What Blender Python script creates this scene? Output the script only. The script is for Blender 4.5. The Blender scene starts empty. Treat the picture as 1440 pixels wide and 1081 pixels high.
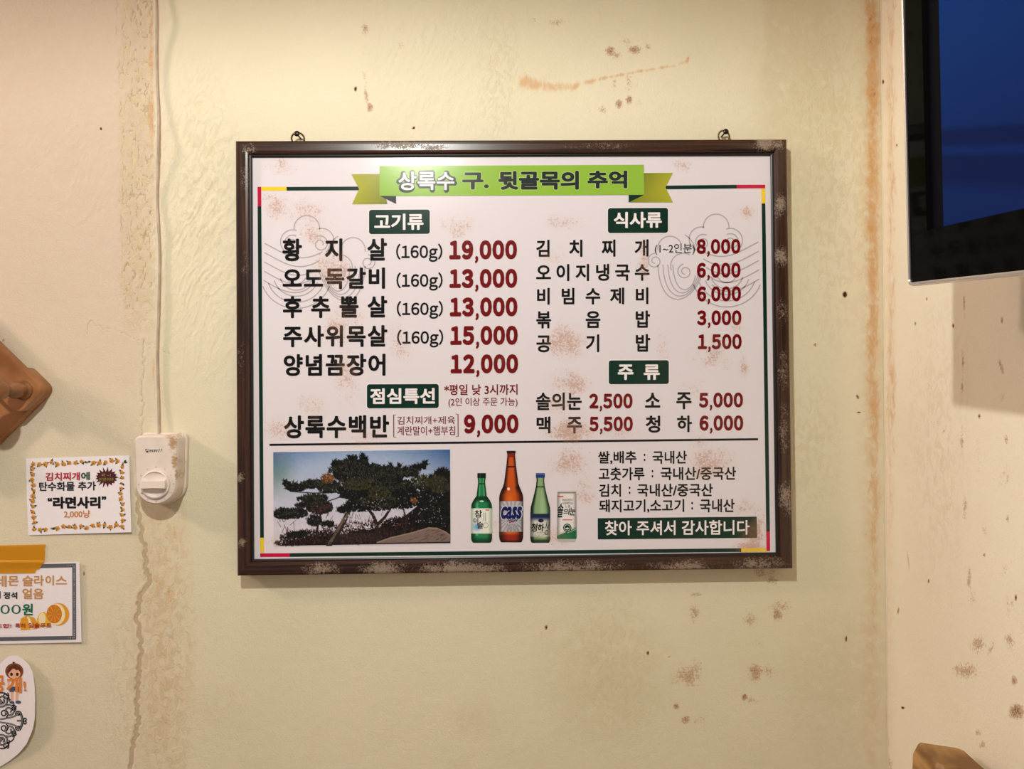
import bpy, bmesh, math, random
import numpy as np
from mathutils import Vector, Matrix

random.seed(7)
SC = bpy.context.scene
COL = SC.collection

# ------------------------------------------------------------------ camera
F = 1060.0; CX, CY = 720.0, 540.5
YAW, PITCH, ROLL = -0.018021, 0.013634, 0.009076
CAM = np.array([-0.024137, -1.114019, -0.057039])

def _rot(y, p, r):
    cy, sy, cp, sp, cr, sr = np.cos(y), np.sin(y), np.cos(p), np.sin(p), np.cos(r), np.sin(r)
    Rz = np.array([[cy, -sy, 0], [sy, cy, 0], [0, 0, 1]])
    Rx = np.array([[1, 0, 0], [0, cp, -sp], [0, sp, cp]])
    Ry = np.array([[cr, 0, sr], [0, 1, 0], [-sr, 0, cr]])
    return Rz @ Rx @ Ry
R = _rot(YAW, PITCH, ROLL)            # columns: right, forward, up

cam = bpy.data.cameras.new('camera'); cam_o = bpy.data.objects.new('camera', cam); COL.objects.link(cam_o)
cam.sensor_width = 36; cam.lens = F / 1440 * 36; cam.clip_start = 0.02
M = Matrix.Identity(4)
for i in range(3):
    M[i][0] = R[i, 0]; M[i][1] = R[i, 2]; M[i][2] = -R[i, 1]; M[i][3] = CAM[i]
cam_o.matrix_world = M
SC.camera = cam_o

SC.view_settings.view_transform = 'Standard'
SC.view_settings.look = 'None'
SC.view_settings.gamma = 1
SC.view_settings.use_curve_mapping = False
SC.view_settings.exposure = 0.0

w = bpy.data.worlds.new('room_light'); SC.world = w; w.use_nodes = True
bg = w.node_tree.nodes['Background']; bg.inputs[0].default_value = (1.0, 0.92, 0.86, 1); bg.inputs[1].default_value = 0.30

def lamp(name, loc, power, col, size):
    l = bpy.data.lights.new(name, 'POINT'); l.energy = power; l.color = col; l.shadow_soft_size = size
    o = bpy.data.objects.new(name, l); o.location = loc; COL.objects.link(o); return o
LAMP_A = (-0.25, -1.05, 0.69)
LAMP_B = (-2.50, -0.90, 1.10)
lamp('pendant_light', LAMP_A, 41, (1.0, 1.0, 0.93), 0.016)
lamp('side_light', LAMP_B, 92.0, (1.0, 0.76, 0.70), 0.14)

# ------------------------------------------------------------------ helpers
def ray(px, py): return R @ np.array([(px - CX) / F, 1, -(py - CY) / F])
def hitY(px, py, y=0.0):
    d = ray(px, py); t = (y - CAM[1]) / d[1]; return CAM + t * d
def xcorner(z): return 0.55178 + 0.0066 * (z + 0.046)
def hitX(px, py, off=0.0):           # on the right wall
    d = ray(px, py); z = 0
    for _ in range(4):
        t = (xcorner(z) - off - CAM[0]) / d[0]; z = CAM[2] + t * d[2]
    return CAM + t * d
def project(P):
    d = (P - CAM) @ R
    return CX + F * d[:, 0] / d[:, 1], CY - F * d[:, 2] / d[:, 1]
def lin(c):
    c = np.asarray(c, float) / 255.0
    return np.where(c <= 0.04045, c / 12.92, ((c + 0.055) / 1.055) ** 2.4)
def L4(r, g, b): return tuple(lin((r, g, b))) + (1.0,)

def link(name, me, mats=None, parent=None, smooth=False):
    o = bpy.data.objects.new(name, me); COL.objects.link(o)
    if mats is not None:
        for m in (mats if isinstance(mats, (list, tuple)) else [mats]): me.materials.append(m)
    if parent is not None: o.parent = parent
    if smooth:
        me.polygons.foreach_set('use_smooth', [True] * len(me.polygons))
    return o
def pymesh(name, V, Fs):
    me = bpy.data.meshes.new(name); me.from_pydata([tuple(map(float, v)) for v in V], [], Fs); me.update(); return me
def bmobj(name, bm, mat, parent=None, smooth=False):
    bmesh.ops.recalc_face_normals(bm, faces=bm.faces[:])
    me = bpy.data.meshes.new(name); bm.to_mesh(me); bm.free()
    o = link(name, me, mat, parent)
    if smooth:
        me.polygons.foreach_set('use_smooth', [True] * len(me.polygons))
        try: me.set_sharp_from_angle(angle=math.radians(smooth if smooth > 1 else 40))
        except Exception: pass
    return o
def thing(name, label, cat, loc=(0, 0, 0), group=None):
    o = bpy.data.objects.new(name, None); COL.objects.link(o); o.location = loc; o.empty_display_size = .05
    o['label'] = label; o['category'] = cat
    if group: o['group'] = group
    return o
def tag(o, label, cat, group=None):
    o['label'] = label; o['category'] = cat
    if group: o['group'] = group
    return o
def add_box(bm, c, s, rot=None):
    r = bmesh.ops.create_cube(bm, size=1)
    m = Matrix.Translation(c) @ (rot.to_4x4() if rot else Matrix()) @ Matrix.Diagonal((*s, 1))
    bmesh.ops.transform(bm, matrix=m, verts=r['verts']); return r['verts']
def bevel(bm, w, seg=2):
    bmesh.ops.bevel(bm, geom=bm.edges[:], offset=w, segments=seg, affect='EDGES', profile=.5)
def lathe(bm, prof, n=24, axis=Matrix()):
    rings = []
    for r, h in prof:
        rings.append([bm.verts.new(axis @ Vector((r * math.cos(2 * math.pi * k / n), r * math.sin(2 * math.pi * k / n), h))) for k in range(n)])
    for a, b in zip(rings, rings[1:]):
        for k in range(n): bm.faces.new((a[k], a[(k + 1) % n], b[(k + 1) % n], b[k]))
    if prof[0][0] > 1e-6: bm.faces.new(rings[0][::-1])
    if prof[-1][0] > 1e-6: bm.faces.new(rings[-1])
    bmesh.ops.remove_doubles(bm, verts=bm.verts[:], dist=1e-6)
def tube(bm, pts, r, n=8, close=False):
    pts = [Vector(p) for p in pts]; rings = []
    N = len(pts); up = None
    for i, p in enumerate(pts):
        if close: t = (pts[(i + 1) % N] - pts[i - 1]).normalized()
        else: t = (pts[min(i + 1, N - 1)] - pts[max(i - 1, 0)]).normalized()
        if up is None: up = t.orthogonal().normalized()
        up = (up - t * up.dot(t)).normalized(); s = t.cross(up)
        rr = r[i] if isinstance(r, (list, tuple)) else r
        rings.append([bm.verts.new(p + (up * math.cos(2 * math.pi * k / n) + s * math.sin(2 * math.pi * k / n)) * rr) for k in range(n)])
    prs = list(zip(rings, rings[1:])) + ([(rings[-1], rings[0])] if close else [])
    for a, b in prs:
        for k in range(n): bm.faces.new((a[k], a[(k + 1) % n], b[(k + 1) % n], b[k]))
    if not close:
        bm.faces.new(rings[0][::-1]); bm.faces.new(rings[-1])

# numpy value noise
def vnoise(x, y, seed=0):
    xi = np.floor(x).astype(np.int64); yi = np.floor(y).astype(np.int64); xf = x - xi; yf = y - yi
    def h(a, b):
        n = (a * 374761393 + b * 668265263 + seed * 1442695041) & 0xFFFFFFFF
        n = ((n ^ (n >> 13)) * 1274126177) & 0xFFFFFFFF
        return ((n ^ (n >> 16)) & 0xFFFF) / 65535.0
    u = xf * xf * (3 - 2 * xf); v = yf * yf * (3 - 2 * yf)
    return (h(xi, yi) * (1 - u) + h(xi + 1, yi) * u) * (1 - v) + (h(xi, yi + 1) * (1 - u) + h(xi + 1, yi + 1) * u) * v
def fbm(x, y, o=4, seed=0):
    s = 0; a = .5; t = 0
    for i in range(o):
        s = s + a * vnoise(x * 2 ** i, y * 2 ** i, seed + i * 17); t += a; a *= .55
    return s / t
def sstep(a, b, x):
    t = np.clip((x - a) / (b - a), 0, 1); return t * t * (3 - 2 * t)

# ------------------------------------------------------------------ material kit
class NT:
    def __init__(s, name):
        s.m = bpy.data.materials.new(name); s.m.use_nodes = True; s.t = s.m.node_tree
        s.b = s.t.nodes['Principled BSDF']; s.out = s.t.nodes['Material Output']
    def n(s, typ, **k):
        nd = s.t.nodes.new(typ)
        for a, v in k.items(): setattr(nd, a, v)
        return nd
    def l(s, a, b): s.t.links.new(a, b)
    def math(s, op, a, b=None, c=None, clamp=False):
        nd = s.n('ShaderNodeMath', operation=op, use_clamp=clamp)
        for i, v in enumerate((a, b, c)):
            if v is None: continue
            if hasattr(v, 'links'): s.l(v, nd.inputs[i])
            else: nd.inputs[i].default_value = v
        return nd.outputs[0]
    def mix(s, fac, a, b, mode='MIX'):
        nd = s.n('ShaderNodeMix', data_type='RGBA', blend_type=mode)
        for k, v in ((0, fac), (6, a), (7, b)):
            if hasattr(v, 'links'): s.l(v, nd.inputs[k])
            else: nd.inputs[k].default_value = v
        return nd.outputs[2]
    def noise(s, vec, scale, detail=4, rough=.55, dist=0):
        nd = s.n('ShaderNodeTexNoise'); nd.inputs['Scale'].default_value = scale; nd.inputs['Detail'].default_value = detail
        nd.inputs['Roughness'].default_value = rough; nd.inputs['Distortion'].default_value = dist
        if vec is not None: s.l(vec, nd.inputs['Vector'])
        return nd.outputs[0]
    def ramp(s, x, a, b):
        nd = s.n('ShaderNodeMapRange', interpolation_type='SMOOTHSTEP'); s.l(x, nd.inputs[0])
        nd.inputs[1].default_value = a; nd.inputs[2].default_value = b; return nd.outputs[0]
    def obj(s): return s.n('ShaderNodeTexCoord').outputs['Object']
    def scale(s, v, sc):
        nd = s.n('ShaderNodeMapping'); nd.inputs['Scale'].default_value = sc; s.l(v, nd.inputs[0]); return nd.outputs[0]
    def bump(s, h, strength=.3, dist=.001, prev=None):
        nd = s.n('ShaderNodeBump'); nd.inputs['Strength'].default_value = strength; nd.inputs['Distance'].default_value = dist
        s.l(h, nd.inputs['Height'])
        if prev is not None: s.l(prev, nd.inputs['Normal'])
        return nd.outputs[0]
    def blobs(s, v, lst):
        """max of soft ellipses; lst: (x, z, rx, rz, strength)"""
        acc = None
        for (x, z, rx, rz, st) in lst:
            a = s.n('ShaderNodeVectorMath', operation='SUBTRACT'); s.l(v, a.inputs[0]); a.inputs[1].default_value = (x, 0, z)
            b = s.n('ShaderNodeVectorMath', operation='MULTIPLY'); s.l(a.outputs[0], b.inputs[0]); b.inputs[1].default_value = (1 / rx, 0, 1 / rz)
            c = s.n('ShaderNodeVectorMath', operation='LENGTH'); s.l(b.outputs[0], c.inputs[0])
            d = s.n('ShaderNodeMapRange', interpolation_type='SMOOTHSTEP'); s.l(c.outputs['Value'], d.inputs[0])
            d.inputs[1].default_value = 1.15; d.inputs[2].default_value = 0.0; d.inputs[4].default_value = st
            acc = d.outputs[0] if acc is None else s.math('MAXIMUM', acc, d.outputs[0])
        return acc

def simple(name, col, rough=.5, metal=0, spec=.5, noise=None, emit=None):
    k = NT(name); b = k.b
    b.inputs['Base Color'].default_value = col; b.inputs['Roughness'].default_value = rough
    b.inputs['Metallic'].default_value = metal; b.inputs['Specular IOR Level'].default_value = spec
    if noise:
        sc, amt = noise; f = k.noise(k.obj(), sc)
        dark = tuple(c * (1 - amt) for c in col[:3]) + (1,)
        k.l(k.mix(k.ramp(f, .35, .65), dark, col), b.inputs['Base Color'])
    if emit:
        b.inputs['Emission Color'].default_value = emit[0]; b.inputs['Emission Strength'].default_value = emit[1]
    return k.m

# ------------------------------------------------------------------ walls
def wall_material(name, c1, c2):
    k = NT(name); v = k.obj()
    at = k.n('ShaderNodeAttribute', attribute_name='mark'); sp = k.n('ShaderNodeSeparateColor'); k.l(at.outputs['Color'], sp.inputs[0])
    at2 = k.n('ShaderNodeAttribute', attribute_name='wear'); sp2 = k.n('ShaderNodeSeparateColor'); k.l(at2.outputs['Color'], sp2.inputs[0])
    orange, brown, flake = sp.outputs; groove, tan, grey = sp2.outputs
    big = k.noise(v, 3.2, 3); fine = k.noise(v, 260, 3); med = k.noise(v, 60, 5, .65, .6); spk = k.noise(v, 330, 3, .7)
    col = k.mix(k.ramp(big, .35, .65), c1, c2)
    col = k.mix(k.math('MULTIPLY', at.outputs['Alpha'], .8), col, L4(204, 186, 170))
    # grey worn film
    g = k.math('MULTIPLY', grey, k.ramp(k.math('ADD', med, k.math('MULTIPLY', grey, .25)), .35, .62))
    col = k.mix(k.math('MULTIPLY', g, .7), col, L4(196, 180, 140))
    # flaking paint edge colour
    fl = k.noise(k.scale(v, (1, 1, .55)), 110, 4, .6, .9)
    fm = k.math('MULTIPLY', flake, k.ramp(fl, .50, .56))
    col = k.mix(k.math('MULTIPLY', fm, .8), col, L4(206, 190, 152))
    # tan film
    col = k.mix(k.math('MULTIPLY', tan, k.ramp(med, .25, .7)), col, L4(204, 158, 100))
    # rusty run marks
    st = k.noise(k.scale(v, (1, 1, .35)), 90, 6, .7, .8)
    of = k.ramp(k.math('ADD', st, k.math('MULTIPLY', orange, .62)), .62, .92)
    col = k.mix(k.math('MULTIPLY', of, .6), col, L4(204, 146, 84))
    of2 = k.ramp(k.math('ADD', k.noise(k.scale(v, (1, 1, .5)), 190, 5, .75, .5), k.math('MULTIPLY', orange, .4)), .82, .98)
    col = k.mix(k.math('MULTIPLY', of2, .7), col, L4(150, 88, 42))
    # speckled brown scuffs
    bf = k.ramp(k.math('ADD', k.math('ADD', k.noise(v, 300, 8, .85), k.math('MULTIPLY', k.math('SUBTRACT', med, .5), .4)), k.math('MULTIPLY', brown, .42)), .735, .84)
    col = k.mix(k.math('MULTIPLY', k.math('MULTIPLY', bf, .6), k.ramp(brown, .02, .2)), col, L4(168, 112, 66))
    bf3 = k.ramp(k.math('ADD', k.noise(v, 480, 3, .7), k.math('MULTIPLY', brown, .32)), .80, .90)
    col = k.mix(k.math('MULTIPLY', k.math('MULTIPLY', bf3, .75), k.ramp(brown, .05, .3)), col, L4(112, 60, 34))
    bf2 = k.ramp(k.math('ADD', k.noise(v, 420, 2, .6), k.math('MULTIPLY', k.math('MAXIMUM', k.math('SUBTRACT', brown, 1.05), 0), 2.0)), .86, .98)
    col = k.mix(bf2, col, L4(62, 30, 18))
    # bared groove
    gn = k.ramp(k.math('ADD', groove, k.math('MULTIPLY', k.noise(v, 300, 2), .3)), .45, .75)
    col = k.mix(k.math('MULTIPLY', gn, .7), col, L4(176, 154, 122))
    k.l(col, k.b.inputs['Base Color'])
    k.b.inputs['Roughness'].default_value = .55; k.b.inputs['Specular IOR Level'].default_value = .25
    n1 = k.bump(k.noise(v, 330, 4, .6), .6, .0012)
    n2 = k.bump(k.math('ADD', fm, k.math('MULTIPLY', k.noise(v, 70, 4), .6)), .45, .0014, n1)
    k.l(n2, k.b.inputs['Normal'])
    return k.m
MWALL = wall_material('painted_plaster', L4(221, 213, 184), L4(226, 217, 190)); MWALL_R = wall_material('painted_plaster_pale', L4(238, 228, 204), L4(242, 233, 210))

def ell(px, py, cx, cy, rx, ry, ang=0.0, pw=1.0):
    a = math.radians(ang); dx = px - cx; dy = py - cy
    u = (dx * math.cos(a) + dy * math.sin(a)) / rx; t = (-dx * math.sin(a) + dy * math.cos(a)) / ry
    return np.clip(1 - np.sqrt(u * u + t * t), 0, 1) ** pw
def seg_dist(px, py, pts):
    best = np.full(px.shape, 1e9)
    for (x0, y0), (x1, y1) in zip(pts, pts[1:]):
        dx, dy = x1 - x0, y1 - y0
        t = np.clip(((px - x0) * dx + (py - y0) * dy) / (dx * dx + dy * dy), 0, 1)
        best = np.minimum(best, np.hypot(px - x0 - t * dx, py - y0 - t * dy))
    return best
def grid_wall(name, A, B, to_world, marks):
    """A, B: 1-D coordinates; to_world(a, b, h) -> xyz; marks(px, py, a, b) -> orange, brown, flake, groove, tan, grey, height"""
    a, b = np.meshgrid(A, B, indexing='xy'); a = a.ravel(); b = b.ravel()
    P = to_world(a, b, np.zeros_like(a)); px, py = project(P)
    front = ((P - CAM) @ R)[:, 1] > .05
    px = np.where(front, px, -5000); py = np.where(front, py, -5000)
    o, br, fl, gr, tn, gy, h = marks(px, py, a, b)
    P = to_world(a, b, h)
    nx, ny = len(A), len(B)
    idx = np.arange(nx * ny).reshape(ny, nx)
    q = np.stack([idx[:-1, :-1], idx[:-1, 1:], idx[1:, 1:], idx[1:, :-1]], -1).reshape(-1, 4)
    me = bpy.data.meshes.new(name)
    me.vertices.add(len(P)); me.vertices.foreach_set('co', P.astype(np.float32).ravel())
    me.loops.add(q.size); me.loops.foreach_set('vertex_index', q.ravel().astype(np.int32))
    me.polygons.add(len(q)); me.polygons.foreach_set('loop_start', np.arange(0, q.size, 4, dtype=np.int32))
    me.polygons.foreach_set('use_smooth', np.ones(len(q), bool))
    me.update(calc_edges=True)
    for nm, (r_, g_, b_) in (('mark', (o, br, fl)), ('wear', (gr, tn, gy))):
        at = me.attributes.new(nm, 'FLOAT_COLOR', 'POINT')
        at.data.foreach_set('color', np.stack([r_, g_, b_, (sstep(250, 186, px + 24 * (fbm(px / 20, py / 50, 3, 5) - .5)) * (1 - .75 * sstep(300, 760, py)) if name == 'wall_back' else np.zeros_like(r_))], -1).astype(np.float32).ravel())
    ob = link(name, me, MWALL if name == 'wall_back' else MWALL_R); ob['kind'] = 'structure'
    return ob

rng = np.random.RandomState(3)
def jag(pts, amp, step=6):
    out = []
    for (x0, y0), (x1, y1) in zip(pts, pts[1:]):
        n = max(1, int(math.hypot(x1 - x0, y1 - y0) / step))
        for i in range(n):
            t = i / n; out.append((x0 + (x1 - x0) * t + rng.uniform(-amp, amp), y0 + (y1 - y0) * t))
    return out + [pts[-1]]
CR1 = jag([(164, 0), (169, 133), (173, 244), (170, 372)], 3)
CR2 = jag([(202, 478), (201, 560), (198, 610), (194, 700), (196, 732), (203, 770), (206, 806), (212, 813), (196, 841), (192, 869), (199, 911), (192, 968), (194, 1017), (183, 1081)], 2.6, 4)
CR3 = [(122, 470), (124, 455), (128, 450), (134, 458), (140, 457), (144, 463), (152, 461), (160, 462), (166, 466), (174, 468), (184, 474), (192, 477), (204, 480), (206, 486), (214, 482), (222, 486), (230, 494), (240, 497)]
def back_marks(px, py, a, b):
    Z = np.zeros_like(px)
    n1 = fbm(px / 40, py / 40, 4, 5); n2 = fbm(px / 9, py / 14, 3, 9); n3 = fbm(px / 16, py / 60, 4, 21)
    vis = (px > -200) & (px < 1600)
    # rusty runs: corner, beside the cable
    o = Z.copy()
    cs = np.exp(-((px - (1227 + py * .004)) / (11 - 2 * sstep(450, 700, py))) ** 2) * (1 - .45 * sstep(180, 900, py)) * (1 - sstep(820, 1000, py)) * sstep(5, 60, py + 40)
    o = np.maximum(o, cs * (.62 + .7 * (n1 - .4)))
    o = np.maximum(o, .75 * np.exp(-((px - 213) / 5.) ** 2) * sstep(0, 40, py) * (1 - sstep(190, 260, py)) * n1 * 1.4)
    o = np.maximum(o, .55 * np.exp(-((px - 216) / 3.) ** 2) * sstep(480, 510, py) * (1 - sstep(525, 545, py)))
    # swoosh above the sign
    sw = seg_dist(px, py, [(738, 112), (770, 122), (800, 122), (850, 110), (900, 100), (950, 92), (966, 86), (968, 80)])
    o = np.maximum(o, .62 * np.exp(-(sw / (3 + 9 * sstep(860, 740, px))) ** 2) * (.6 + .5 * n2))
    o = np.maximum(o, .30 * ell(px, py, 770, 112, 60, 26))
    o = np.maximum(o, .25 * ell(px, py, 230, 835, 34, 120)); o = np.maximum(o, .3 * ell(px, py, 242, 745, 22, 30))
    br = Z.copy()
    for (cx, cy, rx, ry, an, s) in [(514, 40, 8, 16, 0, .8), (511, 78, 5, 10, 0, .6), (512, 105, 6, 16, 0, .7), (515, 135, 4, 24, -10, .9), (520, 151, 6, 8, 0, 1.1),
                                    (564, 64, 6, 8, 0, .6), (558, 40, 26, 10, 0, .45), (780, 32, 34, 10, 0, .7), (748, 28, 12, 7, 0, .6), (877, 28, 16, 8, 0, .55),
                                    (858, 72, 9, 9, 20, 1.15), (866, 78, 10, 7, 0, .9), (892, 70, 12, 8, 0, 1.1), (912, 65, 7, 6, 0, .9), (882, 60, 22, 12, 0, .6),
                                    (870, 146, 6, 8, 0, 1.2), (885, 140, 6, 8, 0, 1.2), (864, 120, 4, 26, 0, .75), (884, 118, 7, 26, 0, .7), (848, 154, 9, 8, 0, .9), (900, 145, 20, 7, 0, .5),
                                    (1075, 806, 30, 12, 0, .8), (1085, 815, 12, 10, 0, .9), (978, 836, 13, 5, 0, .9), (976, 862, 10, 16, 0, .85), (968, 950, 32, 24, 0, .8), (980, 945, 18, 30, 0, .75),
                                    (951, 993, 5, 6, 0, 1.2), (964, 1012, 9, 9, 0, 1.0), (985, 1012, 14, 9, 0, .7), (1092, 864, 10, 11, 0, 1.05), (1100, 852, 28, 14, 0, .7), (1058, 872, 18, 16, 0, .75),
                                    (1068, 905, 12, 18, 40, .6), (1062, 946, 14, 18, 0, .95), (1080, 942, 26, 16, 0, .65), (1047, 980, 6, 6, 0, 1.3), (1056, 985, 12, 8, 0, .8),
                                    (1188, 414, 3.2, 4.5, 0, 2.4), (500, 125, 1.8, 4, 0, 2.4), (582, 180, 2.2, 2.2, 0, 2.4), (768, 882, 1.6, 4, 0, 2.2), (911, 918, 1.6, 3.5, 0, 2.2), (1190, 898, 1.6, 4.5, 0, 2.2),
                                    (142, 181, 1.6, 2.6, -20, 2.2), (941, 923, 3, 1.5, 0, 1.6), (1146, 485, 1.4, 3.5, 0, 1.9), (1206, 558, 2, 4, -30, 1.8), (1208, 580, 4, 1.4, 0, 1.8), (118, 806, 1.2, 4, 0, 1.7), (5, 478, 1.8, 1.8, 0, 2),
                                    (240, 230, 14, 60, 0, .42), (238, 330, 12, 60, 0, .5), (1235, 860, 8, 30, 0, .5), (1240, 1060, 10, 20, 0, .5)]:
        br = np.maximum(br, s * ell(px, py, cx, cy, rx * 1.25, ry * 1.25, an, .6))
    fl = .9 * ell(px, py, 195, 200, 46, 420, 0, .4) * (1 - sstep(440, 480, py)) * (1 - sstep(216, 223, px)) * sstep(160, 172, px)
    fl = np.maximum(fl, .75 * ell(px, py, 232, 900, 46, 260, 0, .5) * sstep(186, 200, px))
    fl = np.maximum(fl, .55 * ell(px, py, 175, 960, 30, 160, 0, .6))
    fl = np.maximum(fl, .55 * ell(px, py, 1165, 260, 80, 260, 0, .6)); fl = np.maximum(fl, .45 * ell(px, py, 1140, 620, 50, 120, 0, .6))
    fl = np.maximum(fl, .5 * ell(px, py, 860, 930, 70, 120, 0, .7))
    fl = np.maximum(fl, .5 * ell(px, py, 700, 110, 40, 120, 0, .8)); fl = np.maximum(fl, .5 * ell(px, py, 285, 250, 60, 180, 0, .6))
    # grooves where the paint has split
    d1 = seg_dist(px, py, CR1); d2 = seg_dist(px, py, CR2); d3 = seg_dist(px, py, CR3)
    w2 = .9 + (2.0 * n2 + .6) * sstep(640, 740, py)
    g = .6 * np.exp(-(d1 / 1.7) ** 2) * (.2 + 1.1 * n2)
    g = np.maximum(g, (.55 * np.exp(-(d2 / w2) ** 4) + .5 * np.exp(-((d2 - w2) / .9) ** 2)) * (.6 + .4 * sstep(600, 700, py)))
    g = np.maximum(g, .6 * np.exp(-(d3 / 1.0) ** 2))
    pe = vnoise(px / 5.0, py / 9.0, 77); band = sstep(160, 178, px + 14 * (n2 - .5)) * (1 - sstep(212, 220, px)) * (1 - sstep(380, 500, py + 60 * (n1 - .5)))
    ridge = np.abs(fbm(px / 9, py / 20, 3, 31) - .5)
    g = np.maximum(g, band * .8 * sstep(.04, .008, ridge))
    ridge2 = np.abs(fbm(px / 7, py / 11, 3, 61) - .5); band2 = sstep(190, 205, px) * (1 - sstep(250, 275, px)) * sstep(740, 790, py)
    g = np.maximum(g, band2 * .38 * sstep(.03, .008, ridge2))
    tn = .16 * sstep(165, 176, px) * (1 - sstep(208, 220, px)) * (1 - sstep(400, 500, py)) * (.7 + .6 * (n3 - .5))
    tn = np.maximum(tn, .34 * ell(px, py, 228, 900, 50, 260, 0, .5) * (.6 + .8 * n1))
    tn = np.maximum(tn, (.75 * np.exp(-((px - 1226) / 11.) ** 2) + .2 * np.exp(-((px - 1228) / 30.) ** 2)) * (1 - .6 * sstep(250, 1000, py)) * (.75 + .6 * (n3 - .5)))
    tn = np.maximum(tn, .12 * (px < 214) * (px > -900) * (1 - sstep(0, 900, py)))
    gy = .5 * sstep(1050, 1085, px + 30 * (n3 - .5)) * (1 - sstep(1150, 1215, px + 40 * (n1 - .5))) * (1 - sstep(120, 520, py))
    gy = np.maximum(gy, .42 * band * (.4 + n1))
    gy = np.maximum(gy, .5 * ell(px, py, 850, 950, 110, 120, 0, .7)); gy = np.maximum(gy, .4 * ell(px, py, 1180, 960, 90, 140, 0, .7))
    gy = np.maximum(gy, .35 * ell(px, py, 670, 1010, 60, 40)); gy = np.maximum(gy, .3 * ell(px, py, 300, 1000, 80, 60)); gy = np.maximum(gy, .35 * ell(px, py, 225, 1020, 60, 120))
    # relief (metres, towards the room)
    h = .0011 * (fbm(a * 9, b * 9, 3, 2) - .5)
    tr = ell(px, py, 285, 300, 110, 260, 0, .5)
    tr = np.maximum(tr, .6 * ell(px, py, 600, 110, 130, 150, 0, .5)); tr = np.maximum(tr, .5 * ell(px, py, 110, 230, 90, 160, 0, .6))
    warp = fbm(px / 60, py / 60, 3, 44) * 26
    ca, sa = math.cos(.45), math.sin(.45)
    u = (px + warp) * ca + py * sa; v = -(px) * sa + py * ca
    rid = 1 - np.abs(fbm(u / 8, v / 32, 3, 88) * 2 - 1) * 2.2
    h = h + .0012 * tr * np.clip(rid, 0, 1) ** 2
    h = h + .00045 * (fbm(px / 10, py / 10, 3, 12) - .5) * vis
    h = h - .0009 * np.clip(g, 0, 1) + .0006 * band * (fbm(px / 7, py / 12, 3, 3) - .5) * 1.6
    h = h + .0003 * np.exp(-((d3 - 2.2) / 1.3) ** 2) + .0005 * np.exp(-((d2 - 5) / 3.) ** 2)
    h = np.where(vis, h, 0)
    m = vis.astype(float)
    return o * m, br * m, fl * m, np.clip(g, 0, 1) * m, tn * m, gy * m, h
XA = np.concatenate([np.linspace(-2.9, -.82, 60), np.arange(-.80, -.64, .0022), np.arange(-.64, -.44, .00125), np.arange(-.44, .5515, .0022), [xcorner(0) + .0]])
ZA = np.concatenate([np.linspace(-1.55, -.68, 26), np.arange(-.66, .58, .0022), np.linspace(.6, 1.45, 24)])
def bw(a, b, h):
    # last columns follow the slightly out-of-plumb corner
    t = np.clip((a - .50) / (xcorner(0) - .50), 0, 1)
    return np.stack([a + t * (xcorner(b) - xcorner(0)), -h, b], -1)
wall_back = grid_wall('wall_back', XA, ZA, bw, back_marks)

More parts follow.
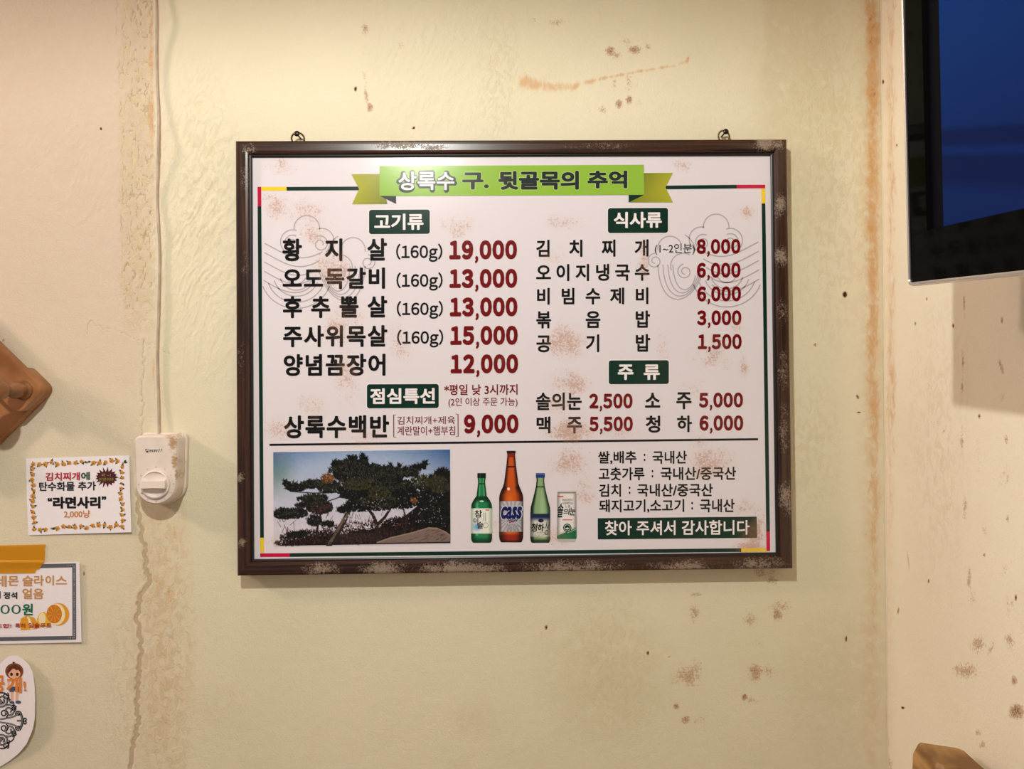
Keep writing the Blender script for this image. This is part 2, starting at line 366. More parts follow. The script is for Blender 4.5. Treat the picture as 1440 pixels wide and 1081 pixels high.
def right_marks(px, py, a, b):
    n1 = fbm(a * 40, b * 25, 4, 5); Z = np.zeros_like(px)
    o = .5 * np.exp(-((px - 1254) / 7.) ** 2) * (1 - sstep(500, 1000, py)) * (.5 + n1) * .75
    br = Z.copy()
    for (cx, cy, rx, ry, an, s) in [(1356, 426, 2.5, 26, 0, .95), (1354, 508, 3, 36, 0, .85), (1353, 545, 3, 10, 0, .9), (1353, 620, 3.5, 30, 0, .8), (1340, 458, 1.6, 4, 0, 1.9), (1377, 585, 1.8, 4, 0, 1.7),
                                    (1407, 513, 4, 16, -14, .95), (1409, 450, 2, 5, 0, 1.3), (1410, 556, 4, 10, 0, .9), (1415, 617, 4, 9, 0, .95), (1312, 460, 16, 14, 0, .5), (1307, 500, 12, 14, 0, .55), (1314, 535, 16, 26, 0, .58),
                                    (1312, 595, 14, 12, 0, .55), (1327, 607, 3, 7, 0, .85), (1318, 650, 22, 50, 0, .48), (1376, 650, 5, 44, 0, .58), (1412, 670, 12, 20, 0, .7), (1303, 420, 1.5, 3, 0, 1.5), (1287, 455, 1.5, 4, 0, 1.4),
                                    (1357, 712, 4, 28, 0, .85), (1330, 720, 22, 40, 0, .5), (1363, 815, 5, 24, 0, .85), (1367, 840, 9, 14, 0, .75), (1384, 748, 8, 22, 0, .6), (1384, 780, 2, 3, 0, 1.6), (1417, 730, 4, 7, 0, .9),
                                    (1413, 800, 12, 22, 0, .62), (1375, 905, 14, 18, 0, .85), (1393, 912, 5, 14, 25, .8), (1360, 943, 26, 15, 0, .85), (1372, 905, 5, 16, 0, .9), (1420, 900, 10, 20, 0, .82), (1426, 957, 5, 8, 0, 1.1),
                                    (1430, 1000, 13, 13, 20, 1.2), (1345, 850, 20, 30, 0, .48), (1376, 1030, 6, 8, -40, .85), (1382, 1047, 8, 8, 0, .95), (1270, 995, 2.6, 1.8, 20, 2.4), (1306, 817, 1.4, 4, 0, 1.7), (1429, 840, 1.8, 5, 0, 1.8),
                                    (1423, 848, 4, 8, 0, .8), (1340, 785, 40, 60, 0, .36), (1418, 850, 6, 30, 0, .65), (1242, 115, 1.8, 4, 0, 1.8), (1261, 204, 1.3, 2.5, 0, 1.8), (1263, 860, 1.4, 6, 0, 1.2), (1264, 858, 1.3, 5, 0, 1.3),
                                    (1278, 790, 1.1, 26, -5, 1.0), (1247, 560, 4, 120, 0, .5), (1250, 1075, 8, 12, 0, .8)]:
        br = np.maximum(br, s * ell(px, py, cx, cy, rx * 1.25, ry * 1.2, an, .6))
    fl = .35 * ell(px, py, 1320, 620, 50, 240, 0, .6)
    tn = .22 * np.exp(-((px - 1251) / 7.) ** 2) + .16 * ell(px, py, 1345, 1000, 10, 12) + .05 * ell(px, py, 1320, 700, 80, 360)
    g = .35 * np.exp(-((px - 1356) / 1.2) ** 2) * sstep(380, 410, py) * (1 - sstep(540, 560, py))
    h = .0012 * (fbm(a * 9, b * 9, 3, 22) - .5) + .00035 * (fbm(a * 90, b * 90, 3, 12) - .5)
    h = h * (np.abs(a) > .004)
    return o, br, fl, g, tn, Z, h
YA = np.concatenate([[0.002], np.arange(0.0, -.42, -.002), np.linspace(-.43, -2.6, 70)])
wall_right = grid_wall('wall_right', YA, ZA, lambda a, b, h: np.stack([xcorner(b) - h, a, b], -1), right_marks)

MCEIL = simple('ceiling_paint', L4(205, 190, 160), .8, noise=(6, .08))
MFLOOR = simple('floor_vinyl', L4(120, 88, 60), .5, noise=(9, .3))
bm = bmesh.new(); add_box(bm, (-1.15, -1.3, 1.48), (3.6, 2.7, .06)); bmobj('ceiling', bm, MCEIL)['kind'] = 'structure'
bm = bmesh.new(); add_box(bm, (-1.15, -1.3, -1.58), (3.6, 2.7, .06)); bmobj('floor', bm, MFLOOR)['kind'] = 'structure'
bm = bmesh.new()
tube(bm, [(xcorner(z) - .0006, -.0012, z) for z in np.linspace(-1.5, 1.4, 60)], .0008, 6)
bmobj('trim_1', bm, simple('sealant', L4(228, 218, 190), .5), smooth=True)['kind'] = 'structure'

# ------------------------------------------------------------------ menu board
FT = .028                      # frame front, metres off the wall
PZ = .0200                     # panel face off the wall
board = thing('menu_board', 'large white menu board in a dark brown wooden frame hanging on the cream wall', 'menu board', (0, 0, -.0125 + .0125))
def S(px, py, lay=0):
    """point of the printed face; lay = print layer"""
    p = hitY(px, py, -PZ); return (p[0], -PZ - .00012 * lay - .0001 * (lay > 0), p[2])

def blob_px(l, y=-PZ):
    out = []
    for (px, py, rx, ry, s) in l:
        p = hitY(px, py, y); k = (CAM[1] * -1 + y) / F
        out.append((p[0], p[2], rx * k, ry * k, s))
    return out
DIRT = blob_px([(395, 232, 34, 20, .8), (385, 290, 36, 34, .9), (430, 300, 52, 44, .75), (440, 330, 46, 34, .7), (640, 318, 50, 30, .75), (795, 313, 40, 20, .95), (470, 385, 44, 50, .9),
                (480, 450, 50, 50, .8), (488, 530, 30, 52, 1.0), (440, 575, 30, 36, .8), (392, 605, 34, 26, .9), (775, 360, 30, 30, .7), (795, 480, 44, 44, .95), (800, 540, 44, 36, 1.05), (785, 565, 30, 30, .8),
                (905, 370, 14, 44, .85), (930, 480, 20, 40, .65), (1000, 500, 50, 40, .75), (975, 545, 34, 30, .75), (1035, 460, 16, 20, .8), (800, 605, 50, 30, 1.05), (800, 650, 46, 36, 1.0), (822, 690, 30, 30, .95),
                (1000, 650, 50, 40, .9), (985, 620, 30, 24, .7), (1046, 300, 28, 16, .8), (1052, 715, 34, 22, .8), (1062, 745, 34, 40, 1.15), (1055, 770, 34, 16, 1.25), (700, 250, 60, 24, .5), (960, 232, 26, 16, .65),
                (1046, 512, 12, 28, .9), (395, 640, 22, 14, 1.0), (500, 615, 60, 30, .6), (690, 740, 40, 26, .65), (780, 755, 40, 26, .75), (392, 760, 26, 20, .7), (560, 480, 40, 70, .55), (700, 500, 30, 70, .4), (880, 610, 60, 20, .6)])
def dirt_group():
    g = bpy.data.node_groups.new('scuff_dirt', 'ShaderNodeTree')
    g.interface.new_socket('Color', in_out='INPUT', socket_type='NodeSocketColor')
    am = g.interface.new_socket('Amount', in_out='INPUT', socket_type='NodeSocketFloat'); am.default_value = 1.0
    g.interface.new_socket('Color', in_out='OUTPUT', socket_type='NodeSocketColor')
    k = NT.__new__(NT); k.t = g; k.m = None
    gi = k.n('NodeGroupInput'); go = k.n('NodeGroupOutput'); v = k.obj()
    m = k.blobs(v, DIRT)
    n1 = k.noise(v, 28, 5, .65, .5); n2 = k.noise(v, 420, 4, .7, .3)
    soft = k.math('MULTIPLY', m, k.ramp(k.math('ADD', n1, k.math('MULTIPLY', m, .3)), .45, .85))
    c = k.mix(k.math('MULTIPLY', k.math('MULTIPLY', soft, .3), gi.outputs[1]), gi.outputs[0], L4(204, 168, 140))
    sp = k.ramp(k.math('ADD', k.math('ADD', n2, k.math('MULTIPLY', n1, .55)), k.math('MULTIPLY', m, .30)), .98, 1.12)
    c = k.mix(k.math('MULTIPLY', k.math('MULTIPLY', k.math('MULTIPLY', sp, .5), k.ramp(m, .05, .3)), gi.outputs[1]), c, L4(176, 112, 78))
    k.l(c, go.inputs[0]); return g
DG = dirt_group()
def print_mat(name, col=None, rough=.2, attr=None):
    k = NT(name); gn = k.n('ShaderNodeGroup'); gn.node_tree = DG; gn.inputs[1].default_value = 1.0 if name == 'printed_vinyl' else .35
    if attr:
        a = k.n('ShaderNodeAttribute', attribute_name=attr); k.l(a.outputs['Color'], gn.inputs[0])
    else: gn.inputs[0].default_value = col
    k.l(gn.outputs[0], k.b.inputs['Base Color'])
    k.b.inputs['Roughness'].default_value = rough; k.b.inputs['Specular IOR Level'].default_value = .3
    k.l(k.bump(k.noise(k.obj(), 150, 3), .05, .0006), k.b.inputs['Normal'])
    return k.m
MPANEL = print_mat('printed_vinyl', L4(222, 216, 222))
MBLK = print_mat('print_black', L4(12, 12, 14)); MRED = print_mat('print_maroon', L4(112, 8, 12)); MDRED = print_mat('print_dark_red', L4(120, 14, 18))
MGRN = print_mat('print_dark_green', L4(6, 46, 36)); MWHT = print_mat('print_white', L4(236, 230, 232)); MMAG = print_mat('print_magenta', L4(196, 12, 66))
MYEL = print_mat('print_yellow', L4(240, 205, 40)); MLIME = print_mat('print_lime', L4(141, 184, 62)); MWAVE = print_mat('print_wave_grey', L4(176, 168, 174))
MCHAR = print_mat('print_charcoal', L4(38, 44, 48)); MATTR = print_mat('print_shaded', attr='tint')

# panel
yb = -.004
p = [hitY(346, 212, -PZ), hitY(1094, 210, -PZ), hitY(1101, 792, -PZ), hitY(349, 799, -PZ)]
bm = bmesh.new(); add_box(bm, (0, -(PZ + .006) / 2, 0), (.776, PZ - .006, .601)); panel = bmobj('panel', bm, MPANEL, board)

# frame rails with mitred ends
def wood_dark():
    k = NT('dark_walnut_wrap'); v = k.obj()
    g1 = k.noise(k.scale(v, (1, 1, 1)), 14, 3); 
    at = k.n('ShaderNodeAttribute', attribute_name='along'); w1 = k.noise(at.outputs['Vector'], 1.0, 5, .65, .3)
    col = k.mix(k.ramp(w1, .35, .68), L4(34, 17, 11), L4(72, 42, 27))
    bl = k.blobs(v, blob_px([(350, 210, 16, 14, .8), (560, 204, 60, 10, .8), (610, 208, 34, 8, .9), (840, 205, 80, 10, .55), (1080, 202, 40, 18, 1.0), (1098, 290, 18, 26, .9), (1099, 360, 18, 24, .9), (1100, 440, 14, 30, .7),
                             (1101, 520, 16, 50, .65), (1103, 600, 14, 60, .6), (1106, 700, 20, 40, .9), (1070, 793, 60, 18, .95), (960, 797, 80, 16, .95), (800, 798, 120, 16, 1.0), (650, 800, 110, 16, 1.1), (540, 800, 50, 16, 1.15), (450, 800, 44, 15, .95),
                             (338, 670, 12, 14, .9), (340, 763, 10, 12, .95), (345, 370, 14, 30, .45), (340, 500, 12, 60, .4), (345, 250, 12, 30, .6)], -FT))
    n = k.noise(v, 420, 4, .75, .5); n0 = k.noise(v, 60, 4, .6)
    f = k.ramp(k.math('ADD', k.math('ADD', n, k.math('MULTIPLY', n0, .4)), k.math('MULTIPLY', bl, .32)), .86, 1.06)
    f = k.math('MULTIPLY', f, k.ramp(bl, .08, .4))
    col = k.mix(k.math('MULTIPLY', f, .8), col, L4(158, 140, 122))
    k.l(col, k.b.inputs['Base Color'])
    k.l(k.math('ADD', k.math('MULTIPLY', f, .35), .27), k.b.inputs['Roughness'])
    k.l(k.bump(k.math('ADD', w1, f), .12, .0006), k.b.inputs['Normal']); return k.m
MWOOD = wood_dark()
PROF = [(0, .004), (0, .0235), (.0008, .0262), (.0028, .0276), (.0060, FT), (.0150, FT), (.0178, .0272), (.0190, .0255), (.0192, .0232), (.0212, .0230), (.0226, .0222), (.0228, .0195), (.0226, .006)]
W2, H2 = .4, .31243
cor = [(-W2, H2), (W2, H2), (W2, -H2), (-W2, -H2)]
MLIP = simple('frame_black_lip', L4(16, 10, 8), .35)
for i in range(4):
    a, b = cor[i], cor[(i + 1) % 4]; d = Vector((b[0] - a[0], b[1] - a[1])); Ln = d.length; d.normalize(); nrm = Vector((d.y, -d.x))  # inwards
    NS = 24; V = []; AL = []
    for s in range(NS + 1):
        for (u, h) in PROF:
            t0, t1 = u, Ln - u; t = t0 + (t1 - t0) * s / NS
            q = Vector(a) + d * t + nrm * u
            V.append((q.x, -h, q.y)); AL.append((t * 7 + i * 9, u * 260, h * 260))
    n = len(PROF); Fs = []
    mi = []
    for s in range(NS):
        for j in range(n - 1):
            Fs.append((s * n + j, s * n + j + 1, (s + 1) * n + j + 1, (s + 1) * n + j)); mi.append(1 if j >= 8 else 0)
        Fs.append((s * n + n - 1, s * n, (s + 1) * n, (s + 1) * n + n - 1)); mi.append(0)
    Fs.append(tuple(range(n))[::-1]); mi.append(0); Fs.append(tuple(NS * n + j for j in range(n))); mi.append(0)
    me = pymesh('frame_rail', V, Fs)
    bm = bmesh.new(); bm.from_mesh(me); bmesh.ops.recalc_face_normals(bm, faces=bm.faces[:]); bm.to_mesh(me); bm.free()
    me.polygons.foreach_set('material_index', mi)
    at = me.attributes.new('along', 'FLOAT_VECTOR', 'POINT'); at.data.foreach_set('vector', np.array(AL, np.float32).ravel())
    link('frame_rail', me, [MWOOD, MLIP], board)

# prints -------------------------------------------------------------
def poly_px(name, pts, mat, lay=1, parent=None, SF=None):
    SF = SF or S
    me = pymesh(name, [SF(x, y, lay) for x, y in pts], [tuple(range(len(pts)))])
    bm = bmesh.new(); bm.from_mesh(me); bmesh.ops.triangulate(bm, faces=bm.faces[:]); face_front(bm); bm.to_mesh(me); bm.free()
    return link(name, me, mat, parent or panel)
def face_front(bm):
    for f in bm.faces:
        f.normal_update()
        if f.normal.y > 0: f.normal_flip()
def rrect(x0, y0, x1, y1, r, tilt=0, n=5):
    pts = []
    for cx, cy, a0 in ((x1 - r, y0 + r, -90), (x1 - r, y1 - r, 0), (x0 + r, y1 - r, 90), (x0 + r, y0 + r, 180)):
        for i in range(n + 1):
            a = math.radians(a0 + 90 * i / n); pts.append((cx + r * math.cos(a), cy + r * math.sin(a)))
    xm = (x0 + x1) / 2
    return [(x, y - tilt * (x - xm)) for x, y in pts]
TILT = .0048
def strokes(name, lines, width, mat, lay=1, parent=None, SF=None):
    SF = SF or S
    V = []; Fs = []
    for pts in lines:
        N = len(pts); base = len(V)
        for i, (x, y) in enumerate(pts):
            x0, y0 = pts[max(i - 1, 0)]; x1, y1 = pts[min(i + 1, N - 1)]; L = math.hypot(x1 - x0, y1 - y0) or 1
            nx, ny = -(y1 - y0) / L * width / 2, (x1 - x0) / L * width / 2
            V.append(SF(x + nx, y + ny, lay)); V.append(SF(x - nx, y - ny, lay))
        Fs += [(base + 2 * i, base + 2 * i + 1, base + 2 * i + 3, base + 2 * i + 2) for i in range(N - 1)]
    me = pymesh(name, V, Fs); bm = bmesh.new(); bm.from_mesh(me); face_front(bm); bm.to_mesh(me); bm.free()
    return link(name, me, mat, parent or panel)

_gc = {}
def glyph(s, off=0.0):
    """outline of the string; heavier weights are built from slightly shifted copies"""
    if off > .005:
        key = (s, off)
        if key not in _gc:
            V0, F0 = glyph(s, 0.0); r = off; V = []; Fs = []
            for i in range(8):
                a = math.pi / 4 * i + .39; Fs += [tuple(j + len(V) * len(V0) for j in f) for f in F0]; V.append(V0 + np.array([r * math.cos(a), r * math.sin(a)]))
            _gc[key] = (np.concatenate(V), Fs)
        return _gc[key]
    key = (s, off)
    if key not in _gc:
        cu = bpy.data.curves.new('t', 'FONT'); cu.body = s; cu.size = 1; cu.offset = off; cu.resolution_u = 3
        o = bpy.data.objects.new('t', cu); me = bpy.data.meshes.new_from_object(o)
        V = np.array([v.co[:2] for v in me.vertices]); Fs = [tuple(p.vertices) for p in me.polygons]
        _gc[key] = (V, Fs); bpy.data.objects.remove(o); bpy.data.meshes.remove(me); bpy.data.curves.remove(cu)
    return _gc[key]
def text(name, items, mat, lay=2, parent=None, SF=None, tilt=TILT, shear=0):
    """items: (string, x0, y0, x1, y1, off, mode); 'box' fits ink to the box, 'num' fits the cap height, 'just' spreads glyphs"""
    SF = SF or S
    AV = []; AF = []
    for it in items:
        s, x0, y0, x1, y1, off = it[:6]; mode = it[6] if len(it) > 6 else 'box'
        def put(V, Fs, u, v, xm=(x0 + x1) / 2):
            b = len(AV)
            for a, c in zip(u, v):
                yy = y0 + (y1 - y0) * c - tilt * (a - xm); AV.append(SF(a + shear * (.5 - c) * (y1 - y0), yy, lay + .02 * ((len(AV) - b) * 8 // max(1, len(u)))))
            AF.extend(tuple(i + b for i in f) for f in Fs)
        if mode == 'just':
            gw = it[7]; gl = [glyph(c, off) for c in s.replace(' ', '')]
            lo = min(g[0][:, 1].min() for g in gl); hi = max(g[0][:, 1].max() for g in gl); n = len(gl)
            for i, (V, Fs) in enumerate(gl):
                xc = x0 + gw / 2 + (x1 - x0 - gw) * (i / (n - 1) if n > 1 else .5)
                wd = .90; mid = .46
                # keep the glyph inside its em cell
                u = xc + (V[:, 0] - mid) / wd * gw; put(V, Fs, u, (hi - V[:, 1]) / (hi - lo))
        else:
            V, Fs = glyph(s, off)
            if mode == 'num':          # condensed figures from the full-width set, even slots
                Z = glyph('０', off)[0]; zc = (Z[:, 0].min() + Z[:, 0].max()) / 2; zw = Z[:, 0].max() - Z[:, 0].min()
                wts = [{',': .40, '(': .55, ')': .55}.get(c, 1.0) for c in s]; slot = (x1 - x0) / (sum(wts) - (.12 if s[0] == '1' else 0)); x = x0 - (.12 * slot if s[0] == '1' else 0)
                for c, wt in zip(s, wts):
                    if c == ',':
                        Vc, Fc = glyph('，', off); l, r_ = Vc[:, 0].min(), Vc[:, 0].max(); sx = slot * .26 / (r_ - l)
                        put(Vc, Fc, x + slot * wt / 2 + (Vc[:, 0] - (l + r_) / 2) * sx, 1 + (.03 - (Vc[:, 1] - Vc[:, 1].min()) / (r_ - l) * .26 * slot * 1.5 / (y1 - y0)) + .17)
                    else:
                        Vc, Fc = glyph(chr(ord(c) + 0xFEE0), off); ic = zc if c in '0123456789g' else (Vc[:, 0].min() + Vc[:, 0].max()) / 2; put(Vc, Fc, x + slot * wt / 2 + (Vc[:, 0] - ic) / zw * slot * .92, (Z[:, 1].max() - Vc[:, 1]) / (Z[:, 1].max() - Z[:, 1].min()))
                    x += slot * wt
                continue
            if mode == 'num_': hi = glyph('0', off)[0][:, 1].max(); lo = glyph('0', off)[0][:, 1].min()
            else: lo, hi = V[:, 1].min(), V[:, 1].max()
            l, r_ = V[:, 0].min(), V[:, 0].max()
            put(V, Fs, x0 + (V[:, 0] - l) / (r_ - l) * (x1 - x0), (hi - V[:, 1]) / (hi - lo))
    me = pymesh(name, AV, AF); bm = bmesh.new(); bm.from_mesh(me); face_front(bm); bm.to_mesh(me); bm.free()
    return link(name, me, mat, parent or panel)

# border lines
def quad_line(x0, y0, x1, y1, w):
    L = math.hypot(x1 - x0, y1 - y0); nx, ny = -(y1 - y0) / L * w / 2, (x1 - x0) / L * w / 2
    return [(x0 + nx, y0 + ny), (x1 + nx, y1 + ny), (x1 - nx, y1 - ny), (x0 - nx, y0 - ny)]
BW = 5.2
for q, m in (((364.9, 290, 368.5, 755.8), MGRN), ((364.8, 262.7, 365, 290), MMAG), ((367.5, 265.4, 403, 265.4), MYEL), ((403, 265.4, 506, 264.9), MGRN),
             ((935, 263.6, 1036, 262.4), MGRN), ((1036, 262.4, 1076, 262.2), MMAG), ((1073.3, 265, 1073.6, 286), MYEL), ((1073.6, 286, 1080, 747), MGRN),
             ((368.5, 755.8, 368.6, 776.5), MYEL), ((365.9, 780.4, 407.5, 780.2), MMAG), ((407.5, 780.2, 1042.3, 773.2), MGRN), ((1042.3, 773.2, 1077.5, 772.9), MYEL), ((1080, 747, 1080.3, 774.5), MMAG)):
    poly_px('border_line', quad_line(*q, BW), m, 1)
x0, y0, x1, y1 = 379, 625.3, 1066, 617.4
strokes('divider_line', [[(x0, y0), (x1, y1)]], 3.0, MBLK, 1)

# wave ornaments
def arc(cx, cy, r, a0, a1, n=18, ry=None):
    ry = ry or r
    return [(cx + r * math.cos(math.radians(a0 + (a1 - a0) * i / n)), cy - ry * math.sin(math.radians(a0 + (a1 - a0) * i / n))) for i in range(n + 1)]
def spiral(cx, cy, r, a0, turns, sgn=1):
    n = int(26 * turns); return [(cx + r * (1 - .72 * i / n) * math.cos(math.radians(a0 + sgn * 360 * turns * i / n)), cy - r * (1 - .72 * i / n) * math.sin(math.radians(a0 + sgn * 360 * turns * i / n))) for i in range(n + 1)]
def bez(p0, p1, p2, p3, n=20):
    o = []
    for i in range(n + 1):
        t = i / n; o.append(tuple((1 - t) ** 3 * p0[k] + 3 * (1 - t) ** 2 * t * p1[k] + 3 * (1 - t) * t * t * p2[k] + t ** 3 * p3[k] for k in (0, 1)))
    return o
def wave(mx):            # drawn for the right side, mx mirrors it
    ls = [arc(1007, 319, 18, -5, 185), arc(986, 336, 17, 75, 250), spiral(988, 341, 12, 60, 1.4), spiral(1028, 340, 12, 120, 1.4, -1), arc(1027, 338, 17, -60, 110),
          arc(942, 349, 17, 20, 190), spiral(921, 367, 11, 90, 1.5), spiral(963, 382, 11, 100, 1.5), arc(961, 374, 18, 60, 200), arc(948, 356, 30, 10, 60)]
    for i in range(4):
        r = 5 + i * 7; ls.append(bez((925 + i * 7, 372), (928 + i * 7, 440 - i * 6), (975, 432 - i * 7), (990 - i * 4, 378 + i * 3)))
    for i in range(5):
        ls.append(bez((1071, 338 + i * 13), (1040 + i * 2, 352 + i * 13), (1022, 372 + i * 12), (985 + i * 4, 352 + i * 12)))
    for i in range(5):
        r = 14 + i * 9; ls.append(arc(1022, 384, r, 200, 340 + (4 - i) * 2, 18, r * .95))
    ls.append(arc(1034, 362, 48, -30, 30))
    return [[(mx(x), y) for x, y in l if x <= 1070] for l in ls]
strokes('wave_ornament', wave(lambda x: x), 1.5, MWAVE, 1)
strokes('wave_ornament', [[(x, y + 2) for x, y in l] for l in wave(lambda x: 1438.5 - x)], 1.5, MWAVE, 1)

# banner with folded ribbon ends
def tinted(name, pts, cols, lay, faces=None, parent=None, SF=None):
    SF = SF or S
    me = pymesh(name, [SF(x, y, lay) for x, y in pts], faces or [tuple(range(len(pts)))])
    bm = bmesh.new(); bm.from_mesh(me); face_front(bm); bm.to_mesh(me); bm.free()
    at = me.attributes.new('tint', 'FLOAT_COLOR', 'POINT'); at.data.foreach_set('color', np.array([L4(*c) for c in cols], np.float32).ravel())
    return link(name, me, MATTR, parent or panel)
OL, OD = (168, 168, 48), (118, 128, 44)
tinted('ribbon_tail', [(494, 245), (534, 244.6), (545, 286.9), (495, 287.2), (505, 265.7)], [OL, (150, 150, 44), OD, OL, OL], 2, [(0, 1, 4), (1, 2, 4), (2, 3, 4)])
tinted('ribbon_tail', [(905, 243.3), (946.3, 243), (935.8, 263.3), (946.3, 284.6), (884, 284.6)], [OD, OL, OL, OL, OD], 2, [(0, 1, 2), (2, 3, 4), (0, 2, 4)])
poly_px('ribbon_fold', [(534, 275.4), (557, 275.4), (557, 286.7)], MCHAR, 3)
poly_px('ribbon_fold', [(883.9, 274), (905.8, 274), (883.9, 284.6)], MGRN, 3)
poly_px('banner', [(533.8, 233.6), (905.2, 231.8), (905.8, 274.0), (533.8, 275.6)], MLIME, 4)
text('lettering', [('상록수', 557, 239, 642.6, 271, .085)], MCHAR, 5)
text('lettering', [('상록수', 560.5, 241.5, 639, 267.5, .02)], MWHT, 6)
for t in (('구.', 650, 242.6, 687.4, 266.5, .045), ('뒷골목의', 700.6, 240.5, 814, 267, .045), ('추억', 826, 240, 882, 265, .045)):
    text('lettering', [(t[0], t[1] - 1.1, t[2] - 1, t[3] + 1.1, t[4] + 1, .075)], print_mat('print_pale_green', L4(176, 205, 120)) if 'pale' not in globals() else pale, 5)
    pale = bpy.data.materials['print_pale_green']
    text('lettering', [t], MCHAR, 6)

# heading plates
def plate(x0, y0, x1, y1, s, tx0, ty0, tx1, ty1):
    poly_px('heading_outline', rrect(x0 - 1.3, y0 - 1.3, x1 + 1.3, y1 + 1.3, 4.5, TILT), MWHT, 1)
    poly_px('heading_plate', rrect(x0, y0, x1, y1, 3.5, TILT), MGRN, 2)
    if s == '주 류':
        text('letter', [('주', 868.7, ty0, 890.7, ty1, .036)], MWHT, 4); text('letter', [('류', 905, ty0, 927.7, ty1, .036)], MWHT, 4)
    else: text('lettering', [(s, tx0, ty0, tx1, ty1, .034)], MWHT, 4)
plate(519, 294.8, 604.4, 329, '고기류', 526.5, 300.4, 595.6, 323.3)
plate(854.8, 292.5, 939.3, 327.5, '식사류', 863, 298, 930.6, 320.5)
plate(516, 540, 617, 573.8, '점심특선', 520.7, 545.6, 611.7, 568)
plate(856, 506.5, 940.5, 540, '주 류', 0, 512.3, 0, 534)

# left column
B1 = .034; BN = .062
def spread(name, s, x0, y0, x1, y1, off, gw, mat):
    """widely spaced syllables: each one a piece of its own"""
    gl = [glyph(c, off) for c in s]; lo = min(g[0][:, 1].min() for g in gl); hi = max(g[0][:, 1].max() for g in gl); n = len(s)
    for i, c in enumerate(s):
        V, _ = gl[i]; xc = x0 + gw / 2 + (x1 - x0 - gw) * (i / (n - 1)); xm = (x0 + x1) / 2
        a, b = xc + (V[:, 0].min() - .46) / .9 * gw, xc + (V[:, 0].max() - .46) / .9 * gw
        t_, u_ = y0 + (y1 - y0) * (hi - V[:, 1].max()) / (hi - lo), y0 + (y1 - y0) * (hi - V[:, 1].min()) / (hi - lo)
        dy = -TILT * ((a + b) / 2 - xm)
        text(name, [(c, a, t_ + dy, b, u_ + dy, off)], mat)
for s, y0, y1 in (('황지살', 335, 367), ('오도독갈비', 376.3, 406.5), ('후추뽈살', 416, 446.9), ('주사위목살', 457.3, 487.8), ('양념꼼장어', 497.5, 528.5)):
    k = (y0 - 335) * .0075
    spread('letter', s, 397 + k, y0, 544 + k * .6, y1, B1, 27.5, MBLK)
spread('letter', '상록수백반', 399.3, 583.6, 547, 616, B1, 28, MBLK)
for y0, y1 in ((345, 363), (385.3, 403.3), (425.3, 443), (465.6, 483.3)):
    text('portion_lettering', [('(160g)', 556.5 + (y0 - 342) * .012, y0, 622.5 + (y0 - 342) * .01, y1, .024, 'num')], MBLK)
for s, x0, y0, x1, y1 in (('19,000', 632.7, 337.7, 727.7, 364.8), ('13,000', 633, 378, 728, 405), ('13,000', 633.6, 418, 728.3, 445), ('15,000', 634.2, 458, 728.8, 485), ('12,000', 634.6, 498, 729.3, 525), ('9,000', 651.6, 582.5, 729.8, 609.4)):
    text('price_lettering', [(s, x0, y0, x1, y1, BN, 'num')], MRED)
text('note_lettering', [('*평일 낮 3시까지', 624.8, 540.2, 727.8, 555.3, .02)], MDRED)
text('note_lettering', [('(2인 이상 주문 가능)', 630.6, 558.8, 727.8, 572.6, .008)], MDRED)
text('note_lettering', [('김치찌개+제육', 558.6, 585.2, 640, 596.5, .004)], MDRED)
text('note_lettering', [('계란말이+햄부침', 558.6, 599, 640, 611.8, .006)], MDRED)
strokes('bracket_print', [[(556.4, 583.2), (553.6, 583.2), (553.8, 614.4), (556.6, 614.4)]], 1.2, MDRED, 2)
strokes('bracket_print', [[(641, 582.2), (644, 582.2), (644.2, 613.6), (641.2, 613.6)]], 1.2, MDRED, 2)
# right column
for s, y0, y1 in (('김치찌개', 336.8, 361), ('오이지냉국수', 371, 395), ('비빔수제비', 404.4, 428), ('볶음밥', 436.8, 461.3), ('공기밥', 470, 495)):
    spread('letter', s, 753.5 + (y0 - 336) * .003, y0, 913.6 + (y0 - 336) * .005, y1, .028, 21.5, MBLK)
text('portion_lettering', [('(1~2인분)', 920.7, 342.2, 977, 358.3, .004)], MBLK)
for s, x0, y0, x1, y1 in (('8,000', 979, 336, 1041.7, 357), ('6,000', 979, 369.3, 1041.9, 390.5), ('6,000', 979.4, 402.5, 1042.5, 423.8), ('3,000', 979.8, 436.2, 1043, 457.3), ('1,500', 982, 469.6, 1043.4, 491),
                          ('2,500', 828, 553.2, 890, 574.3), ('5,500', 828.4, 585.4, 890.4, 606.4), ('5,000', 982.5, 551.8, 1045.3, 572.9), ('6,000', 982.8, 583.9, 1045.6, 605.4)):
    text('price_lettering', [(s, x0, y0, x1, y1, .052, 'num')], MRED)
text('dish_lettering', [('솔의눈', 753.5, 551.7, 818, 576.7, .026)], MBLK)
text('letter', [('소', 907, 552, 928.4, 573, .028)], MBLK); text('letter', [('주', 951, 551.4, 972.4, 575.3, .028)], MBLK)
text('letter', [('맥', 754.5, 585.5, 774, 609.3, .028)], MBLK); text('letter', [('주', 797.3, 586, 818.4, 609.3, .028)], MBLK)
text('letter', [('청', 908, 584.2, 928.4, 608.2, .028)], MBLK); text('letter', [('하', 952, 584, 973, 607.5, .028)], MBLK)
OX = lambda v: 720 + v / 3.4286
